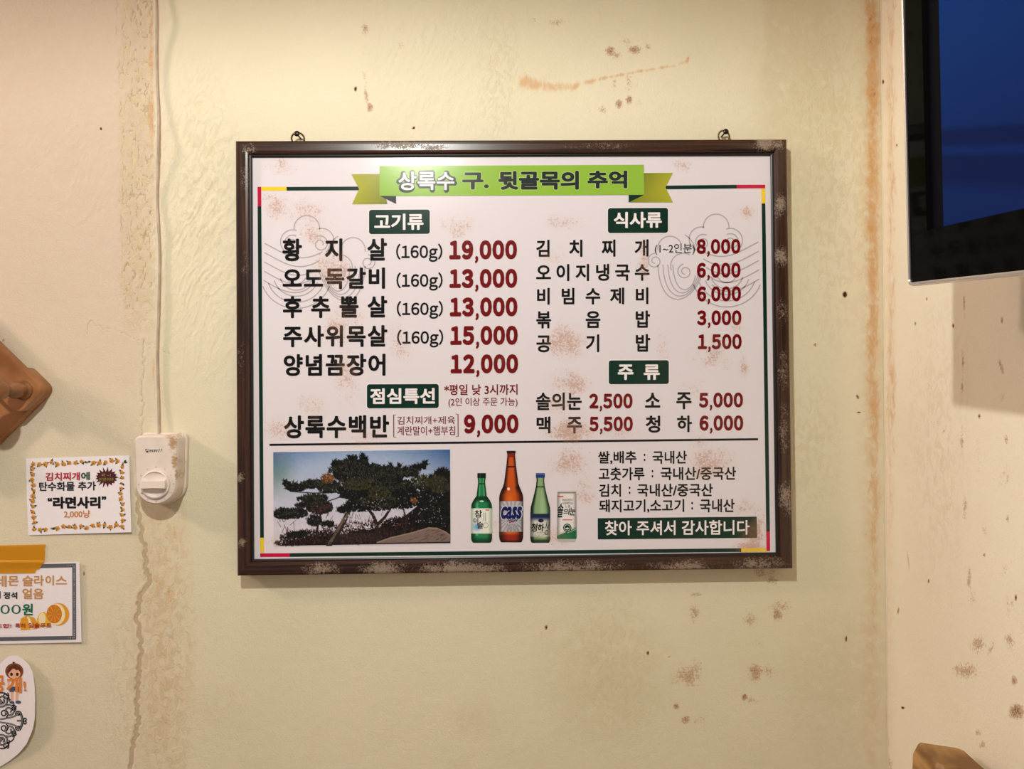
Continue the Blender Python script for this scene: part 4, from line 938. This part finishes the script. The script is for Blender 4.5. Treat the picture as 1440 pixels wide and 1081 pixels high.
# ------------------------------------------------------------------ cable and gas timer
def smooth_path(pts, n=8):
    P = [np.array(p, float) for p in pts]; P = [P[0]] + P + [P[-1]]; out = []
    for i in range(1, len(P) - 2):
        for j in range(n):
            t = j / n; a, b, c, d = P[i - 1:i + 3]
            out.append(.5 * ((2 * b) + (-a + c) * t + (2 * a - 5 * b + 4 * c - d) * t * t + (-a + 3 * b - 3 * c + d) * t ** 3))
    return out + [P[-2]]
MCAB = simple('grey_cable_jacket', L4(186, 168, 146), .5, noise=(60, .2))
cp = []
for px, py, off in ((219, -360, .004), (219, -120, .004), (219.5, -20, .006), (220, 25, .0085), (220, 65, .005), (221, 110, .003), (223, 160, .005), (222.4, 200, .0095), (222, 235, .006), (221.2, 280, .002), (223, 320, .004), (224.6, 366, .003), (223, 440, .0035), (221.3, 500, .003), (223, 560, .003), (223.6, 611, .006)):
    cp.append(hitY(px, py, -off - .002))
bm = bmesh.new(); tube(bm, smooth_path(cp), .0019, 10)
tag(bmobj('cable', bm, MCAB, smooth=True), 'thin grey cable running down the wall to the white gas timer', 'cable')

def timer_mat():
    k = NT('aged_white_plastic'); v = k.obj()
    bl = k.blobs(v, [(.024, .038, .010, .020, 1.1), (.026, .012, .007, .022, 1.0), (.018, .047, .014, .006, .8), (.0285, -.008, .004, .016, .8)])
    n = k.noise(k.scale(v, (.35, 1, 1)), 330, 4, .7); f = k.ramp(k.math('ADD', n, k.math('MULTIPLY', bl, .5)), .68, .98)
    c = k.mix(k.math('MULTIPLY', k.ramp(k.noise(v, 40, 4), .45, .7), .25), L4(226, 214, 204), L4(196, 178, 160))
    c = k.mix(k.math('MULTIPLY', f, .8), c, L4(168, 122, 58)); k.l(c, k.b.inputs['Base Color']); k.b.inputs['Roughness'].default_value = .38
    return k.m
MTIM = timer_mat(); MTIMP = simple('white_knob_plastic', L4(232, 220, 212), .35, noise=(50, .05))
TC = hitY(219.0, 660, -.034)          # centre of the front face
tim = thing('gas_timer', 'white plastic gas timer with a round knob and brown scuffs at its right edge', 'timer', (TC[0], 0, TC[2]))
def tshape(w2, top, cy, r, grow=0, n=20):
    """round-cornered head, semicircular foot; local x,z"""
    w2 += grow; top += grow; r += grow; rc = .008 + grow * .5; pts = []
    for i in range(7):
        a = math.radians(0 + 90 * i / 6); pts.append((w2 - rc + rc * math.cos(a), top - rc + rc * math.sin(a)))
    for i in range(7):
        a = math.radians(90 + 90 * i / 6); pts.append((-w2 + rc + rc * math.cos(a), top - rc + rc * math.sin(a)))
    # sides taper a little into the round foot
    for i in range(n + 1):
        a = math.radians(188 + (352 - 188) * i / n); pts.append((r * math.cos(a), cy + r * math.sin(a)))
    return pts
def loftY(name, secs, mat, parent, cap=True, smooth=35):
    bm = bmesh.new(); L = [[bm.verts.new((x, -y, z)) for x, z in pts] for pts, y in secs]
    for a, b in zip(L, L[1:]):
        for i in range(len(a)): bm.faces.new((a[i], a[(i + 1) % len(a)], b[(i + 1) % len(a)], b[i]))
    bm.faces.new(L[0]); bm.faces.new(L[-1][::-1])
    return bmobj(name, bm, mat, parent, smooth=smooth)
A_ = dict(w2=.0312, top=.0485, cy=-.0205, r=.0298)
loftY('back_plate', [(tshape(**A_, grow=.0026), .0005), (tshape(**A_, grow=.0026), .007), (tshape(**A_, grow=.0014), .0085)], MTIM, tim)
loftY('cover', [(tshape(**A_, grow=.0004), .008), (tshape(**A_, grow=-.0002), .028), (tshape(**A_, grow=-.0010), .0322), (tshape(**A_, grow=-.0028), .034)], MTIM, tim)
# knob
kc = (.0004, -.0207); kr = .0202
bm = bmesh.new(); rings = []
for r_, base in ((kr, .034), (kr, .0372), (kr * .97, .0382), (kr * .93, .0386), (kr * .90, .0388)):
    rings.append([bm.verts.new((kc[0] + r_ * math.cos(a), -base, kc[1] + r_ * math.sin(a))) for a in np.linspace(0, 2 * math.pi, 64, endpoint=False)])
for r_ in np.linspace(kr * .86, kr * .04, 16):
    ring = []
    for a in np.linspace(0, 2 * math.pi, 64, endpoint=False):
        x, z = r_ * math.cos(a), r_ * math.sin(a)
        half = .0062 - .0012 * (1 - (x / kr) ** 2); zz = z - .0002
        grip = 1 - sstep(half, half + .0011, abs(zz)); bowl = sstep(kr * .9, kr * .2, np.hypot(x * .85, (abs(z) - .009) * 1.2))
        y = .0388 + .0066 * grip - .0035 * bowl * (1 - grip)
        ring.append(bm.verts.new((kc[0] + x, -float(y), kc[1] + z)))
    rings.append(ring)
for a, b in zip(rings, rings[1:]):
    for i in range(64): bm.faces.new((a[i], a[(i + 1) % 64], b[(i + 1) % 64], b[i]))
bm.faces.new(rings[-1]); bmobj('knob', bm, MTIMP, tim, smooth=30)
MDOT = simple('moulded_mark', L4(196, 182, 170), .5)
for a in range(0, 360, 30):
    bm = bmesh.new(); x, z = kc[0] + .0245 * math.cos(math.radians(a)), kc[1] + .0245 * math.sin(math.radians(a))
    if abs(x) > .0285 or z < -.0475: bm.free(); continue
    lathe(bm, [(.0011, 0), (.0010, .0004), (0, .0006)], 8, Matrix.Translation((x, -.034, z)) @ Matrix.Rotation(math.radians(90), 4, 'X')); bmobj('dial_mark', bm, MDOT, tim)
def STim(px, py, lay=0):
    p = hitY(px, py, -.0342); return (p[0] - TC[0], -.0342 - .00005 * lay, p[2] - TC[2])
MINK = simple('black_ink', L4(24, 24, 26), .5)
text('lettering', [('ＨＡＮＶＩＴ', 210.6, 631.6, 227.6, 635.6, .05)], MINK, 1, tim, STim, shear=.35)
poly_px('logo_mark', [(204, 631.6), (206, 630.8), (207.5, 632), (209.6, 631), (209.6, 634.4), (208, 636.2), (205.6, 635.8), (204.6, 634)], MINK, 1, tim, STim)
text('logo_mark', [('M', 205.2, 631.8, 208.8, 635, .02)], MTIMP, 2, tim, STim)

# ------------------------------------------------------------------ paper notes
def paper_mat(name, c): return simple(name, c, .6, spec=.3, noise=(180, .02))
MPAP = paper_mat('white_paper', L4(238, 232, 236))
def note(name, label, outline, curl):
    """outline in photo px on the wall; returns (root, SF)"""
    pts = [hitY(x, y, -.0012) for x, y in outline]; c = sum(pts) / len(pts)
    root = thing(name, label, 'paper note', (c[0], -.0005, c[2]))
    xs = [q[0] for q in pts]; zs = [q[2] for q in pts]; ex = (min(xs), max(xs), min(zs), max(zs))
    def off(x, z):
        u = (x - ex[0]) / (ex[1] - ex[0]); v = (z - ex[2]) / (ex[3] - ex[2]); return .0011 + curl(u, v)
    def SF(px, py, lay=0):
        o = .0011
        for _ in range(3): p = hitY(px, py, -o); o = off(p[0], p[2])
        return (p[0] - c[0], -o - .00012 * lay - .0001 * (lay > 0) + .0005, p[2] - c[2])
    # sheet: subdivided polygon with thickness
    bm = bmesh.new(); vs = [bm.verts.new((q[0], 0, q[2])) for q in pts]; bm.faces.new(vs)
    for k in range(1, 16):
        x = ex[0] + (ex[1] - ex[0]) * k / 16; bmesh.ops.bisect_plane(bm, geom=bm.verts[:] + bm.edges[:] + bm.faces[:], plane_co=(x, 0, 0), plane_no=(1, 0, 0))
        z = ex[2] + (ex[3] - ex[2]) * k / 16; bmesh.ops.bisect_plane(bm, geom=bm.verts[:] + bm.edges[:] + bm.faces[:], plane_co=(0, 0, z), plane_no=(0, 0, 1))
    for v in bm.verts: v.co.y = -off(v.co.x, v.co.z) + .0005; 
    for v in bm.verts: v.co.x -= c[0]; v.co.z -= c[2]
    face_front(bm)
    r = bmesh.ops.extrude_face_region(bm, geom=bm.faces[:]); 
    for v in [g for g in r['geom'] if isinstance(g, bmesh.types.BMVert)]: v.co.y += .00035
    bmobj('sheet', bm, MPAP, root)
    return root, SF
inks = {}
def ink(r, g, b):
    if (r, g, b) not in inks: inks[(r, g, b)] = simple('ink_%s' % ('abcdefghijklmnopqrstuvwxyz'[len(inks) % 26]), L4(r, g, b), .55, spec=.3)
    return inks[(r, g, b)]
# 1: noodle note
n1, N1 = note('paper_note', 'white paper note with a border of orange flowers, left of the gas timer', [(36.8, 644.5), (182, 640), (184, 695), (186.2, 747.6), (110, 750), (40, 752.4), (38, 700)], lambda u, v: .0006 + .0022 * u * u * (1 - v) * 1.2)
T1 = .024
text('lettering', [('김치찌개', 64, 664, 112.5, 675.8, .035)], ink(176, 40, 66), 2, n1, N1, T1 * .6)
text('lettering', [('에', 114, 663.5, 126.5, 675, .035)], ink(56, 82, 62), 2, n1, N1, T1)
text('lettering', [('탄수화물 추가', 55, 677, 135, 690, .03)], ink(32, 34, 46), 2, n1, N1, T1 * .5)
text('lettering', [('“', 67, 699.5, 73.5, 705, .05), ('라면사리', 74.5, 698, 141.5, 715, .055), ('”', 143, 697.5, 149.5, 703, .05)], ink(14, 14, 16), 2, n1, N1, T1 * .3)
text('lettering', [('2,000냥', 90, 717, 127, 728.5, .02)], ink(198, 128, 52), 2, n1, N1, T1 * .3)
st = []
for i in range(34):
    a = 2 * math.pi * i / 34; sp_ = (1.0 if i % 2 == 0 else .66); k = 1 + .12 * math.sin(i * 2.7)
    st.append((150 + 17.5 * sp_ * k * math.cos(a), 671 + 13.5 * sp_ * k * math.sin(a)))
poly_px('starburst', st, ink(74, 26, 34), 2, n1, N1)
text('lettering', [('와 ~!', 143, 665.5, 156, 670, 0)], ink(170, 150, 70), 3, n1, N1, 0)
text('lettering', [('이맛이야', 139.5, 671.5, 160, 676.5, 0)], ink(150, 150, 60), 3, n1, N1, 0)
rf = random.Random(5)
def flower(cx, cy, r):
    pts = []
    for i in range(15):
        a = 2 * math.pi * i / 15; q = r * (1 + .16 * math.cos(5 * a + cx)); pts.append((cx + q * math.cos(a), cy + q * math.sin(a) * .95))
    return pts
def multi(name, polys, mat, lay, parent, SF):
    V = []; Fs = []
    for p_ in polys:
        b = len(V); V += [SF(x, y, lay) for x, y in p_]; Fs.append(tuple(range(b, b + len(p_))))
    me = pymesh(name, V, Fs); bm = bmesh.new(); bm.from_mesh(me); face_front(bm); bm.to_mesh(me); bm.free()
    return link(name, me, mat, parent)
pos = []
for i in range(16):
    t = i / 15; pos.append((47 + (174 - 47) * t, 652 - 3.2 * t + rf.uniform(-1.6, 1.6))); pos.append((48 + (172 - 48) * t, 743.5 - 4.5 * t + rf.uniform(-2.4, 1.6)))
for i in range(1, 12):
    t = i / 12; pos.append((45.5 + 2.5 * t + rf.uniform(-1.4, 1.4), 652 + 90 * t)); pos.append((170 + 3.0 * t + rf.uniform(-2, 2), 649 + 90 * t))
leaves = []; l2 = []
for (x, y) in pos:
    for _ in range(2):
        a = rf.uniform(0, 6.28); q = rf.uniform(3.4, 5); tx, ty = x + q * math.cos(a), y + q * math.sin(a) ; nx, ny = -math.sin(a) * 1.6, math.cos(a) * 1.6
        leaves.append([(x, y), (x + (tx - x) * .55 + nx, y + (ty - y) * .55 + ny), (tx + (tx - x) * .25, ty + (ty - y) * .25), (x + (tx - x) * .55 - nx, y + (ty - y) * .55 - ny)])
multi('leaf_print', leaves, ink(34, 66, 44), 2, n1, N1)
multi('flower_print', [flower(x, y, rf.uniform(2.5, 3.5)) for x, y in pos if rf.random() < .9], ink(206, 146, 62), 3, n1, N1)
multi('flower_print', [flower(x - .7 + rf.uniform(-.5, .5), y + .8, 1.3) for x, y in pos], ink(170, 104, 34), 4, n1, N1)
# 2: lemon slice note
n2, N2 = note('paper_note', 'white paper note with a grey ornate border and a sliced orange, taped up', [(-70, 794), (20, 791.8), (113, 789), (114.6, 845), (116, 902), (60, 903.6), (-70, 906.5)], lambda u, v: .0005 + .0020 * u * u)
GR = ink(92, 94, 102); GL = ink(176, 176, 184)
for q in ((-62, 798.2, 107, 794.6), (-62, 899.2, 107, 896.4), (104.3, 794, 104.6, 898.4)):
    poly_px('border_print', quad_line(*q, 5.4), GR, 1, n2, N2)
dots = []
for i in range(70):
    x = -60 + i * 2.38; s = rf.uniform(.5, 1.1)
    for y in (798.2 - (x + 62) * .0213, 899.2 - (x + 62) * .0166): dots.append([(x - s, y), (x, y - s), (x + s, y + rf.uniform(-.3, .3)), (x, y + s)])
for i in range(42):
    y = 797 + i * 2.4; s = rf.uniform(.5, 1.1); dots.append([(104.4 - s, y), (104.4, y - s), (104.4 + s, y), (104.4, y + s)])
multi('border_fleck', dots, GL, 2, n2, N2)
TN = ink(196, 146, 92)
text('lettering', [('레', -8, 809, 9.5, 825, .03), ('몬', 11.5, 809.5, 26.5, 823.5, .03), ('슬', 31.5, 809, 47, 824, .03), ('라', 48, 808.5, 62, 823.5, .03), ('이', 64, 808.5, 76, 823, .03), ('스', 78.5, 810, 94.5, 821.5, .03)], TN, 2, n2, N2, 0)
text('lettering', [('얼음', 31.5, 827, 61.5, 842, .03)], TN, 2, n2, N2, 0)
text('lettering', [('정석', 5, 832, 24.5, 842, .035)], ink(18, 18, 20), 2, n2, N2, 0)
text('lettering', [('의', -9, 831, 1, 841.5, .03)], ink(18, 18, 20), 2, n2, N2, 0)
text('lettering', [('3,000', -36, 850, 29.5, 865, -.005)], ink(24, 104, 76), 2, n2, N2, 0)
text('lettering', [('원', 31.5, 848.5, 46.5, 865, .035)], ink(24, 104, 76), 2, n2, N2, 0)
OR1, OR2, OR3, OR4 = ink(222, 156, 40), ink(204, 124, 30), ink(240, 222, 178), ink(226, 180, 50)
def disc(cx, cy, rx, ry, n=22, a0=0, a1=360): return [(cx + rx * math.cos(math.radians(a0 + (a1 - a0) * i / n)), cy + ry * math.sin(math.radians(a0 + (a1 - a0) * i / n))) for i in range(n + (a1 - a0 < 360))]
def P2(nm, pts, m, l): poly_px(nm, pts, m, l, n2, N2)
P2('fruit_print', disc(82, 863.5, 15.5, 16), OR1, 2); P2('fruit_print', disc(79.5, 863.5, 12.5, 15.2), OR3, 3); P2('fruit_print', disc(76.5, 863, 10.8, 13.2), OR2, 4)
P2('fruit_print', [(52, 870), (56, 862), (62, 860), (68, 864), (72, 880), (54, 882)], OR4, 2); P2('fruit_print', disc(59.5, 870, 5, 8.5), OR3, 3)
P2('fruit_print', [(30, 869), (38, 865), (48, 868), (54, 876), (52, 884), (30, 886), (27.5, 878)], OR1, 2); P2('fruit_print', [(38, 866), (42, 868), (48, 884), (43, 885)], OR3, 3)
multi('fruit_print', [[(76.5, 863), (76.5 + 9.6 * math.cos(a) - .5 * math.sin(a), 863 + 12 * math.sin(a) + .5 * math.cos(a)), (76.5 + 9.6 * math.cos(a) + .5 * math.sin(a), 863 + 12 * math.sin(a) - .5 * math.cos(a))] for a in np.arange(0, 6.2, .7)], ink(232, 168, 84), 5, n2, N2)
text('lettering', [('조합!', -6, 876.5, 16.5, 882.8, .02), ('특히', 21.5, 876, 36, 882.8, .02), ('일슬푸트', 40.5, 875.5, 73, 882.5, .02)], ink(168, 36, 48), 6, n2, N2, 0)
# yellow tape
tape_pts = [(-70, 768), (20, 766.2), (63.4, 765.4), (64.6, 766.2), (62.6, 771), (63, 778), (61.8, 790), (60, 793), (55, 800), (51, 801), (48.8, 805.6), (0, 806), (-70, 807)]
def tape_mat():
    k = NT('yellow_tape'); v = k.obj(); k.b.inputs['Base Color'].default_value = L4(214, 148, 16); k.b.inputs['Roughness'].default_value = .3
    t = k.n('ShaderNodeBsdfTransparent'); t.inputs[0].default_value = (1, .68, .12, 1); mx = k.n('ShaderNodeMixShader'); mx.inputs[0].default_value = .30
    k.l(k.b.outputs[0], mx.inputs[1]); k.l(t.outputs[0], mx.inputs[2]); k.l(mx.outputs[0], k.out.inputs[0]); return k.m
MT = tape_mat()
tp = thing('tape_strip', 'wide yellow tape strip across the top of the note with the sliced orange', 'tape', tuple(hitY(0, 786, 0)))
tpo = Vector(tp.location)
def ST(px, py, lay=0):
    o = .0019 + .0016 * float(sstep(787, 792, py)) + .0006 * math.exp(-((py - 790) / 1.6) ** 2); p = hitY(px, py, -o - .0002 * lay); return tuple(Vector(p) - tpo)
bm = bmesh.new(); fs = bm.faces.new([bm.verts.new((x, 0, y)) for x, y in tape_pts])
for y in np.arange(768, 806, 1.6): bmesh.ops.bisect_plane(bm, geom=bm.verts[:] + bm.edges[:] + bm.faces[:], plane_co=(0, 0, y), plane_no=(0, 0, 1))
for v in bm.verts: v.co = ST(v.co.x, v.co.z)
face_front(bm)
me = bpy.data.meshes.new('film'); bm.to_mesh(me); bm.free(); link('film', me, MT, tp)
poly_px('fold', [(-70, 790.4), (61.9, 789.2), (61, 791.8), (-70, 792.8)], MT, 1, tp, ST)
# 3: cut-out note with ornament
o3 = [(-60, 952), (-20, 944), (0, 933.5), (7, 927), (13.4, 922), (20, 920.8), (27, 920.6), (36.4, 925.8), (45, 932.2), (51.4, 943), (54, 957.5), (55.2, 973), (55, 990), (54.6, 1006.5), (51.4, 1020.7), (47, 1031), (41, 1043), (34, 1051.5), (27, 1058.7), (14, 1069), (0, 1077.8), (-30, 1090), (-60, 1096)]
n3, N3 = note('paper_note', 'white rounded cut-out note with a black baroque ornament and small girl drawing', o3, lambda u, v: .0010 + .0090 * max(0, (u - .45) / .55) ** 2)
OG = ink(222, 130, 50); K3 = ink(30, 28, 32)
orn = []
def sp3(cx, cy, r, a0, turns, sgn): return spiral(cx, cy, r, a0, turns, sgn)
axis_y = 1013
for m_ in (1, -1):
    Yf = lambda y: axis_y + m_ * (y - axis_y)
    for (cx, cy, r, a0, tu, sg, w) in ((3, 985, 9, 200, 1.6, 1, 2.6), (13, 999, 8.5, 120, 1.5, -1, 2.4), (6, 1003, 6, 300, 1.3, 1, 1.8), (20, 996, 4, 30, 1.3, 1, 1.6), (8, 978, 5, 60, 1.2, -1, 1.6), (-8, 992, 12, 20, 1.5, 1, 3), (-16, 1004, 10, 0, 1.5, -1, 2.4), (26, 1003, 4, 200, 1.2, -1, 1.8), (-26, 990, 10, 0, 1.5, 1, 2.4)):
        orn.append(([(x, Yf(y)) for x, y in spiral(cx, cy, r, a0, tu, sg)], w))
    orn.append(([(x, Yf(y)) for x, y in bez((0, 1011), (12, 1009), (20, 1009), (27, 1002))], 2.2))
    orn.append(([(x, Yf(y)) for x, y in bez((0, 974), (10, 972), (14, 980), (13, 986))], 1.8))
    orn.append(([(x, Yf(y)) for x, y in bez((10, 982), (20, 984), (22, 990), (18, 997))], 1.6))
    orn.append(([(x, Yf(y)) for x, y in bez((14, 992), (26, 988), (24, 1000), (16, 1004))], 1.6))
orn.append((bez((27, 1000), (33, 1006), (33, 1020), (27, 1026)), 3.4)); orn.append((spiral(35, 1011, 3, 180, 1.1, 1), 1.8)); orn.append((spiral(35, 1016, 3, 180, 1.1, -1), 1.8))
orn.append(([(24, 1013), (31, 1013)], 2.4))
for pts, wd in orn: pass
V_ = {}
for pts, wd in orn: V_.setdefault(wd, []).append(pts)
for wd, ls in V_.items(): strokes('ornament_print', ls, wd, K3, 2, n3, N3)
strokes('ornament_print', [p_ for p_, wd in orn if wd > 2.1], .5, ink(190, 188, 192), 3, n3, N3)
# small girl drawing
HR, HD, SK, DN = ink(128, 72, 44), ink(92, 48, 30), ink(232, 178, 142), ink(70, 84, 116)
def P3(nm, pts, m, l): poly_px(nm, pts, m, l, n3, N3)
P3('girl_print', disc(20.3, 943.5, 12.8, 11.5), HR, 2); P3('girl_print', disc(20.3, 947, 8.6, 7.2), SK, 3)
P3('girl_print', [(10, 944), (14, 936), (21, 934), (29, 938), (30.5, 945), (27, 941), (23, 942), (19, 939), (15, 943), (12, 947)], HD, 4); P3('girl_print', disc(19.5, 931.4, 1.8, 1.4, 8), HD, 3)
P3('girl_print', disc(16.5, 947.6, 2.0, 2.4, 10), ink(40, 30, 28), 4); P3('girl_print', disc(24.6, 947.6, 2.0, 2.4, 10), ink(40, 30, 28), 4)
P3('girl_print', [(14, 957), (27, 957), (28, 966), (13.5, 966)], ink(232, 216, 214), 3); P3('girl_print', [(13.5, 965), (28, 965), (27.6, 972.5), (21.5, 972.5), (20.5, 970), (19.6, 972.5), (13.6, 972.5)], DN, 4)
P3('girl_print', [(11, 959), (13.6, 959), (13.6, 970), (11.4, 971)], SK, 3); P3('girl_print', [(15, 972), (18.8, 972), (18.4, 986), (15.8, 986)], SK, 3); P3('girl_print', [(22, 972), (26.4, 972), (25, 986), (22.2, 986)], SK, 3)
P3('girl_print', disc(17, 987.2, 3.6, 2.0, 10), DN, 4); P3('girl_print', disc(26, 986.8, 4.0, 2.4, 10), DN, 4)
text('lettering', [('공', -9.5, 949, 7, 973, .035), ('개', 9.5, 951.5, 31, 974, .04)], OG, 6, n3, N3, 0)
text('lettering', [('!', 33.5, 957.5, 37.2, 971.5, .03)], OG, 6, n3, N3, 0, shear=-.1)

# ------------------------------------------------------------------ expanding peg rack
def oak(name, a, b, sc=(1, 1, 1), s=26, rough=.32):
    k = NT(name); v = k.scale(k.obj(), sc); f = k.noise(v, s, 4, .5, .3); k.l(k.mix(k.ramp(f, .35, .65), a, b), k.b.inputs['Base Color'])
    k.b.inputs['Roughness'].default_value = rough; k.l(k.bump(f, .1, .0008), k.b.inputs['Normal']); return k.m
MPEG = oak('varnished_pine', L4(136, 86, 48), L4(164, 110, 66), (1, 1, 1), 16, .26)
J = hitY(24.5, 547.5, -.030)
rack = thing('peg_rack', 'varnished wooden expanding peg rack with crossed slats and a turned peg at the left edge', 'peg rack', (J[0], 0, J[2]))
HWd = .0262; SL = .30; D45 = math.sqrt(.5)
def slat(cx, cz, ang, y0, y1, x0, x1):
    """flat bar with rounded ends along its length; y0..y1 off the wall"""
    bm = bmesh.new(); o = []
    r = .012
    for ex, ez, a0 in ((x1 - r, HWd - r, 0), (x0 + r, HWd - r, 90), (x0 + r, -HWd + r, 180), (x1 - r, -HWd + r, 270)):
        for i in range(7):
            a = math.radians(a0 + 15 * i); o.append((ex + r * math.cos(a), ez + r * math.sin(a)))
    ca, sa = math.cos(ang), math.sin(ang); cb = .0022; L = []
    for inset, y in ((0, y0), (0, y1 - cb), (cb * .35, y1 - cb * .3), (cb, y1)):
        L.append([bm.verts.new((cx + (x * (1 - inset / .15)) * ca - (z * (1 - inset / HWd)) * sa, -y, cz + (x * (1 - inset / .15)) * sa + (z * (1 - inset / HWd)) * ca)) for x, z in o])
    for p_, q_ in zip(L, L[1:]):
        for i in range(len(p_)): bm.faces.new((p_[i], p_[(i + 1) % len(p_)], q_[(i + 1) % len(p_)], q_[i]))
    bm.faces.new(L[0]); bm.faces.new(L[-1]); return bmobj('slat', bm, MPEG, rack, smooth=30)
# crossing joints march to the left every .18 m
step = .17
for j in range(2):
    ox = -j * step
    slat(ox, 0, math.radians(135), .0155, .0300, -.0262 if j == 0 else -SL / 2, SL)
    slat(ox, 0, math.radians(225), .0010, .0150, -.0262 if j == 0 else -SL / 2, SL)
def peg(x, z, y0):
    bm = bmesh.new()
    lathe(bm, [(.0, 0), (.0135, 0), (.0140, .002), (.0130, .0035), (.0112, .005), (.0105, .009), (.0115, .015), (.0120, .019), (.0108, .024), (.0082, .029), (.0070, .033), (.0072, .037), (.0100, .043), (.0135, .049), (.0150, .056), (.0140, .063), (.0100, .069), (.004, .0715), (0, .072)], 26,
          Matrix.Translation((x, -y0, z)) @ Matrix.Rotation(math.radians(90), 4, 'X'))
    bmobj('peg', bm, oak('turned_pine', L4(112, 72, 42), L4(140, 94, 60), (3, .6, 3), 30, .3) if 'turned_pine' not in bpy.data.materials else bpy.data.materials['turned_pine'], rack, smooth=40)
peg(.008, -.001, .0300); peg(-step, 0, .0300)
peg(-step / 2 * 1.0 - .001, step / 2, .0300)

# ------------------------------------------------------------------ rough wooden post lower right
MLOG = oak('weathered_log', L4(120, 84, 44), L4(190, 146, 88), (1, 1, 4.0), 14, .6)
pt = hitY(1338, 1058, -.235); px_, pz_ = pt[0], pt[2]
bm = bmesh.new(); rl = random.Random(4)
LW, LD = .034, .030
levels = [(-1.55, 1.0, 1.0), (-1.2, .97, 1.0), (-.9, 1.02, .98), (pz_ - .10, 1.0, 1.0), (pz_ - .045, .98, 1.02), (pz_ - .022, .96, 1.0)]
outl = [(-1, -.75), (-.8, -1), (.75, -1), (1, -.8), (1, .8), (.8, 1), (-.8, 1), (-1, .8)]
L = []
for z, a, b in levels:
    L.append([bm.verts.new((px_ + LW * x * a + rl.uniform(-.0012, .0012), -.235 + LD * y * b + rl.uniform(-.0012, .0012), z + (0.010 * (x < 0) if z > pz_ - .05 else 0))) for x, y in outl])
L.append([bm.verts.new((px_ - .004 + LW * .78 * x + (.004 if x > 0 else .002), -.235 + LD * .8 * y, pz_ - .004 * (x + 1) + .002 * y - (.0 if x < .5 else .001))) for x, y in outl])
for p_, q_ in zip(L, L[1:]):
    for i in range(8): bm.faces.new((p_[i], p_[(i + 1) % 8], q_[(i + 1) % 8], q_[i]))
bm.faces.new(L[0]); bm.faces.new(L[-1])
tag(bmobj('wooden_post', bm, MLOG, smooth=25), 'rough brown wooden post top near the right wall at the bottom right corner', 'post')

# ------------------------------------------------------------------ lamps (the light sources themselves)
MSH = simple('lamp_shade_metal', L4(60, 54, 48), .5, .3); MBULB = simple('glowing_bulb', (1, .9, .7, 1), .4, emit=((1, .85, .6, 1), 6)); MCORD = simple('black_cord', L4(20, 20, 20), .6)
def pendant(nm, label, loc, rim, drop, top, bulb):
    t = thing(nm, label, 'lamp', loc)
    bm = bmesh.new()
    for (r0, z0), (r1, z1) in (((rim, -drop), (.03, top)), ((rim - .003, -drop), (.027, top - .002))):
        ra = [bm.verts.new((r0 * math.cos(a), r0 * math.sin(a), z0)) for a in np.linspace(0, 2 * math.pi, 40, endpoint=False)]; rb = [bm.verts.new((r1 * math.cos(a), r1 * math.sin(a), z1)) for a in np.linspace(0, 2 * math.pi, 40, endpoint=False)]
        for i in range(40): bm.faces.new((ra[i], ra[(i + 1) % 40], rb[(i + 1) % 40], rb[i]))
    bmobj('lamp_shade', bm, MSH, t, smooth=40)
    bm = bmesh.new(); tube(bm, [(0, 0, top - .002), (0, 0, 1.45 - loc[2])], .003, 8); bmobj('cord', bm, MCORD, t)
    bm = bmesh.new(); lathe(bm, [(0.012, .030), (.013, .05), (.013, top - .003), (.0, top - .002)], 14); bmobj('bulb_holder', bm, MCORD, t, smooth=40)
pendant('pendant_lamp', 'dark metal pendant lamp hanging over the table in front of the menu board', LAMP_A, .13, .022, .085, .02)

print('tris approx', sum(len(m.polygons) for m in bpy.data.meshes) * 2)
